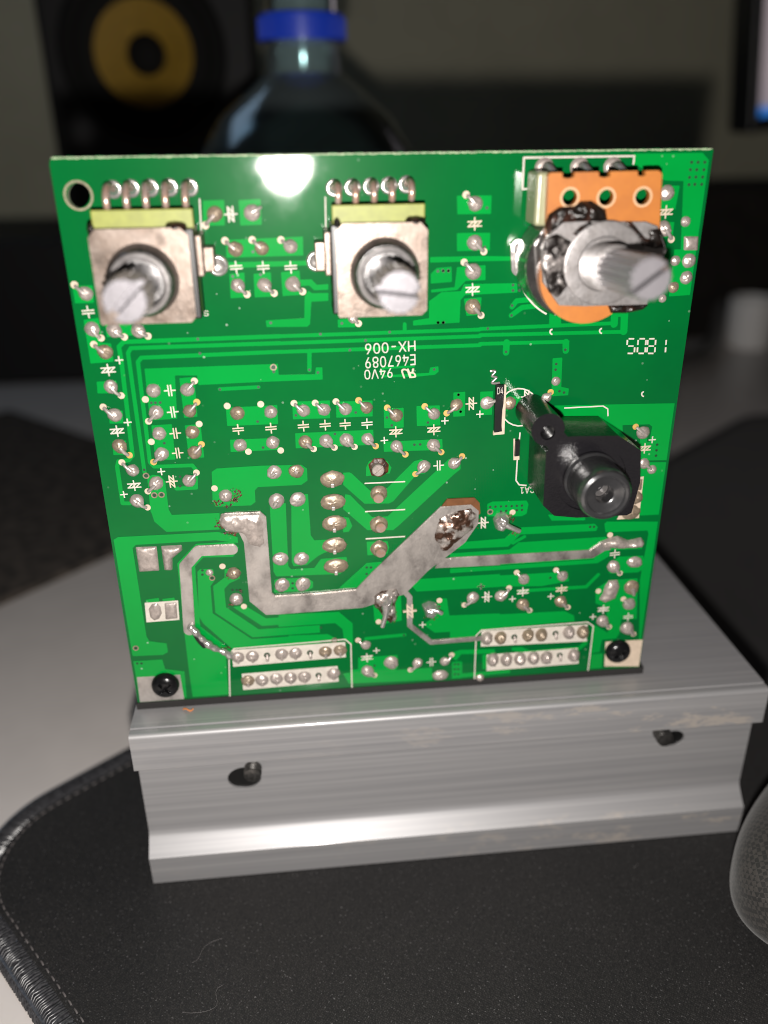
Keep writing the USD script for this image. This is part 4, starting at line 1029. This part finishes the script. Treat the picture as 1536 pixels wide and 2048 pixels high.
# white cup
u0, u1 = at(1448, 692, 2, DESK), at(1538, 692, 2, DESK)
uc = (u0 + u1) / 2; ur = (u1[0] - u0[0]) / 2; uh = at(1490, 596, 1, uc[1])[2] - DESK
put('white_pot', lathe([(0, .1), (ur * .92, .1), (ur, 1.5), (ur * 1.02, uh - 1), (ur * .98, uh), (ur * .88, uh), (ur * .85, 3), (0, 3)], 48, (uc[0], uc[1], DESK)), 'cup_white', smooth=40, label='small white pot standing on the desk at the right edge', category='pot')
# grey cable
cp = [at(1445, 598, 1, 440), at(1440, 640, 1, 420), at(1428, 680, 2, DESK + 8), at(1398, 712, 2, DESK + 8), at(1340, 735, 2, DESK + 8)]
put('cable', tube(smooth_path(cp), 5.0, 12), 'cable_grey', smooth=True, label='thick grey cable curving on the desk beside the white pot', category='cable')
# monitor
ym = 350.0
mb, ms_ = at(1497, 268, 1, ym), at(1527, 200, 1, ym)
Mo = thing('monitor', 'black framed monitor with a blue lit screen at the upper right edge', 'monitor', (mb[0] + 150, ym, mb[2]))
fr = mani(rbox([mb[0], ym, mb[2]], [mb[0] + 330, ym + 25, mb[2] + 190], 2.5)) - mani(trimesh.creation.box(bounds=[[ms_[0], ym - 5, mb[2] + 7.5], [mb[0] + 322, ym + 4, mb[2] + 182]]))
tl = trimesh.transformations.rotation_matrix(math.radians(-7), [0, 1, 0], mb)
fm = tm(fr); fm.apply_transform(tl); put('bezel', fm, 'monitor_black', Mo, smooth=30)
sm_ = trimesh.creation.box(bounds=[[ms_[0] + .3, ym + 2.5, mb[2] + 7.8], [mb[0] + 321.6, ym + 3.9, mb[2] + 181.6]]); sm_.apply_transform(tl)
put('screen', sm_, 'screen_glow', Mo)
st = cat([rbox([mb[0] + 140, ym + 26, DESK + 6], [mb[0] + 190, ym + 40, mb[2] + 90], 2), rbox([mb[0] + 75, ym - 10, DESK + .1], [mb[0] + 255, ym + 95, DESK + 7], 3)])
put('stand', st, 'monitor_black', Mo, smooth=40)
# bottle
yb = 165.0
bc = at(600, 60, 1, yb); k0, k1 = at(517, 60, 1, yb), at(690, 60, 1, yb)
cr = (k1[0] - k0[0]) / 2
z1, z0 = at(600, 36, 1, yb)[2], at(600, 84, 1, yb)[2]
cx = (k0[0] + k1[0]) / 2
Bo = thing('water_bottle', 'clear plastic bottle with a blue cap ring behind the board', 'bottle', (cx, yb, DESK))
put('cap', lathe([(cr * .7, z0 + .2), (cr, z0), (cr, z1), (cr * .97, z1 + .8), (cr * .7, z1 + .8)], 60, (cx, yb, 0)), 'cap_blue', Bo, smooth=40)
rib = cat([rbox([cr - .25, -.35, z0 + .5], [cr + .35, .35, z1 - .3], .15).apply_transform(trimesh.transformations.rotation_matrix(2 * math.pi * i / 60, [0, 0, 1])) for i in range(60)])
rib.apply_translation([cx, yb, 0]); put('cap_ribs', rib, 'cap_blue', Bo)
put('spout', lathe([(0, z1 + 18), (cr * .72, z1 + 18), (cr * .84, z1 + 16), (cr * .86, z1 - 1), (cr * .80, z1 - 1), (cr * .78, z1 + 15), (0, z1 + 16.4)], 48, (cx, yb, 0)), 'bottle_plastic', Bo, smooth=30)
zsh = at(600, 300, 1, yb)[2]
wr = (at(815, 300, 1, yb)[0] - at(395, 300, 1, yb)[0]) / 2
nz = z0 - 9
outp = [(0, DESK + .5), (wr * .95, DESK + .5), (wr * 1.08, DESK + 5), (wr * 1.1, zsh - 18), (wr * 1.05, zsh - 6), (wr, zsh), (wr * .80, zsh + (nz - zsh) * .45), (cr * 1.12, nz - 2), (cr * .92, nz), (cr * .86, z0 - 3), (cr * .86, z0 + 2)]
inp = [(max(r - .7, 0), z + (.7 if i == 0 else 0)) for i, (r, z) in enumerate(outp)][::-1]
inp[-1] = (0, DESK + 1.4); inp[-2] = (wr * .95 - .7, DESK + 1.4)
put('bottle_body', lathe(outp + inp, 64, (cx, yb, 0)), 'bottle_plastic', Bo, smooth=40)
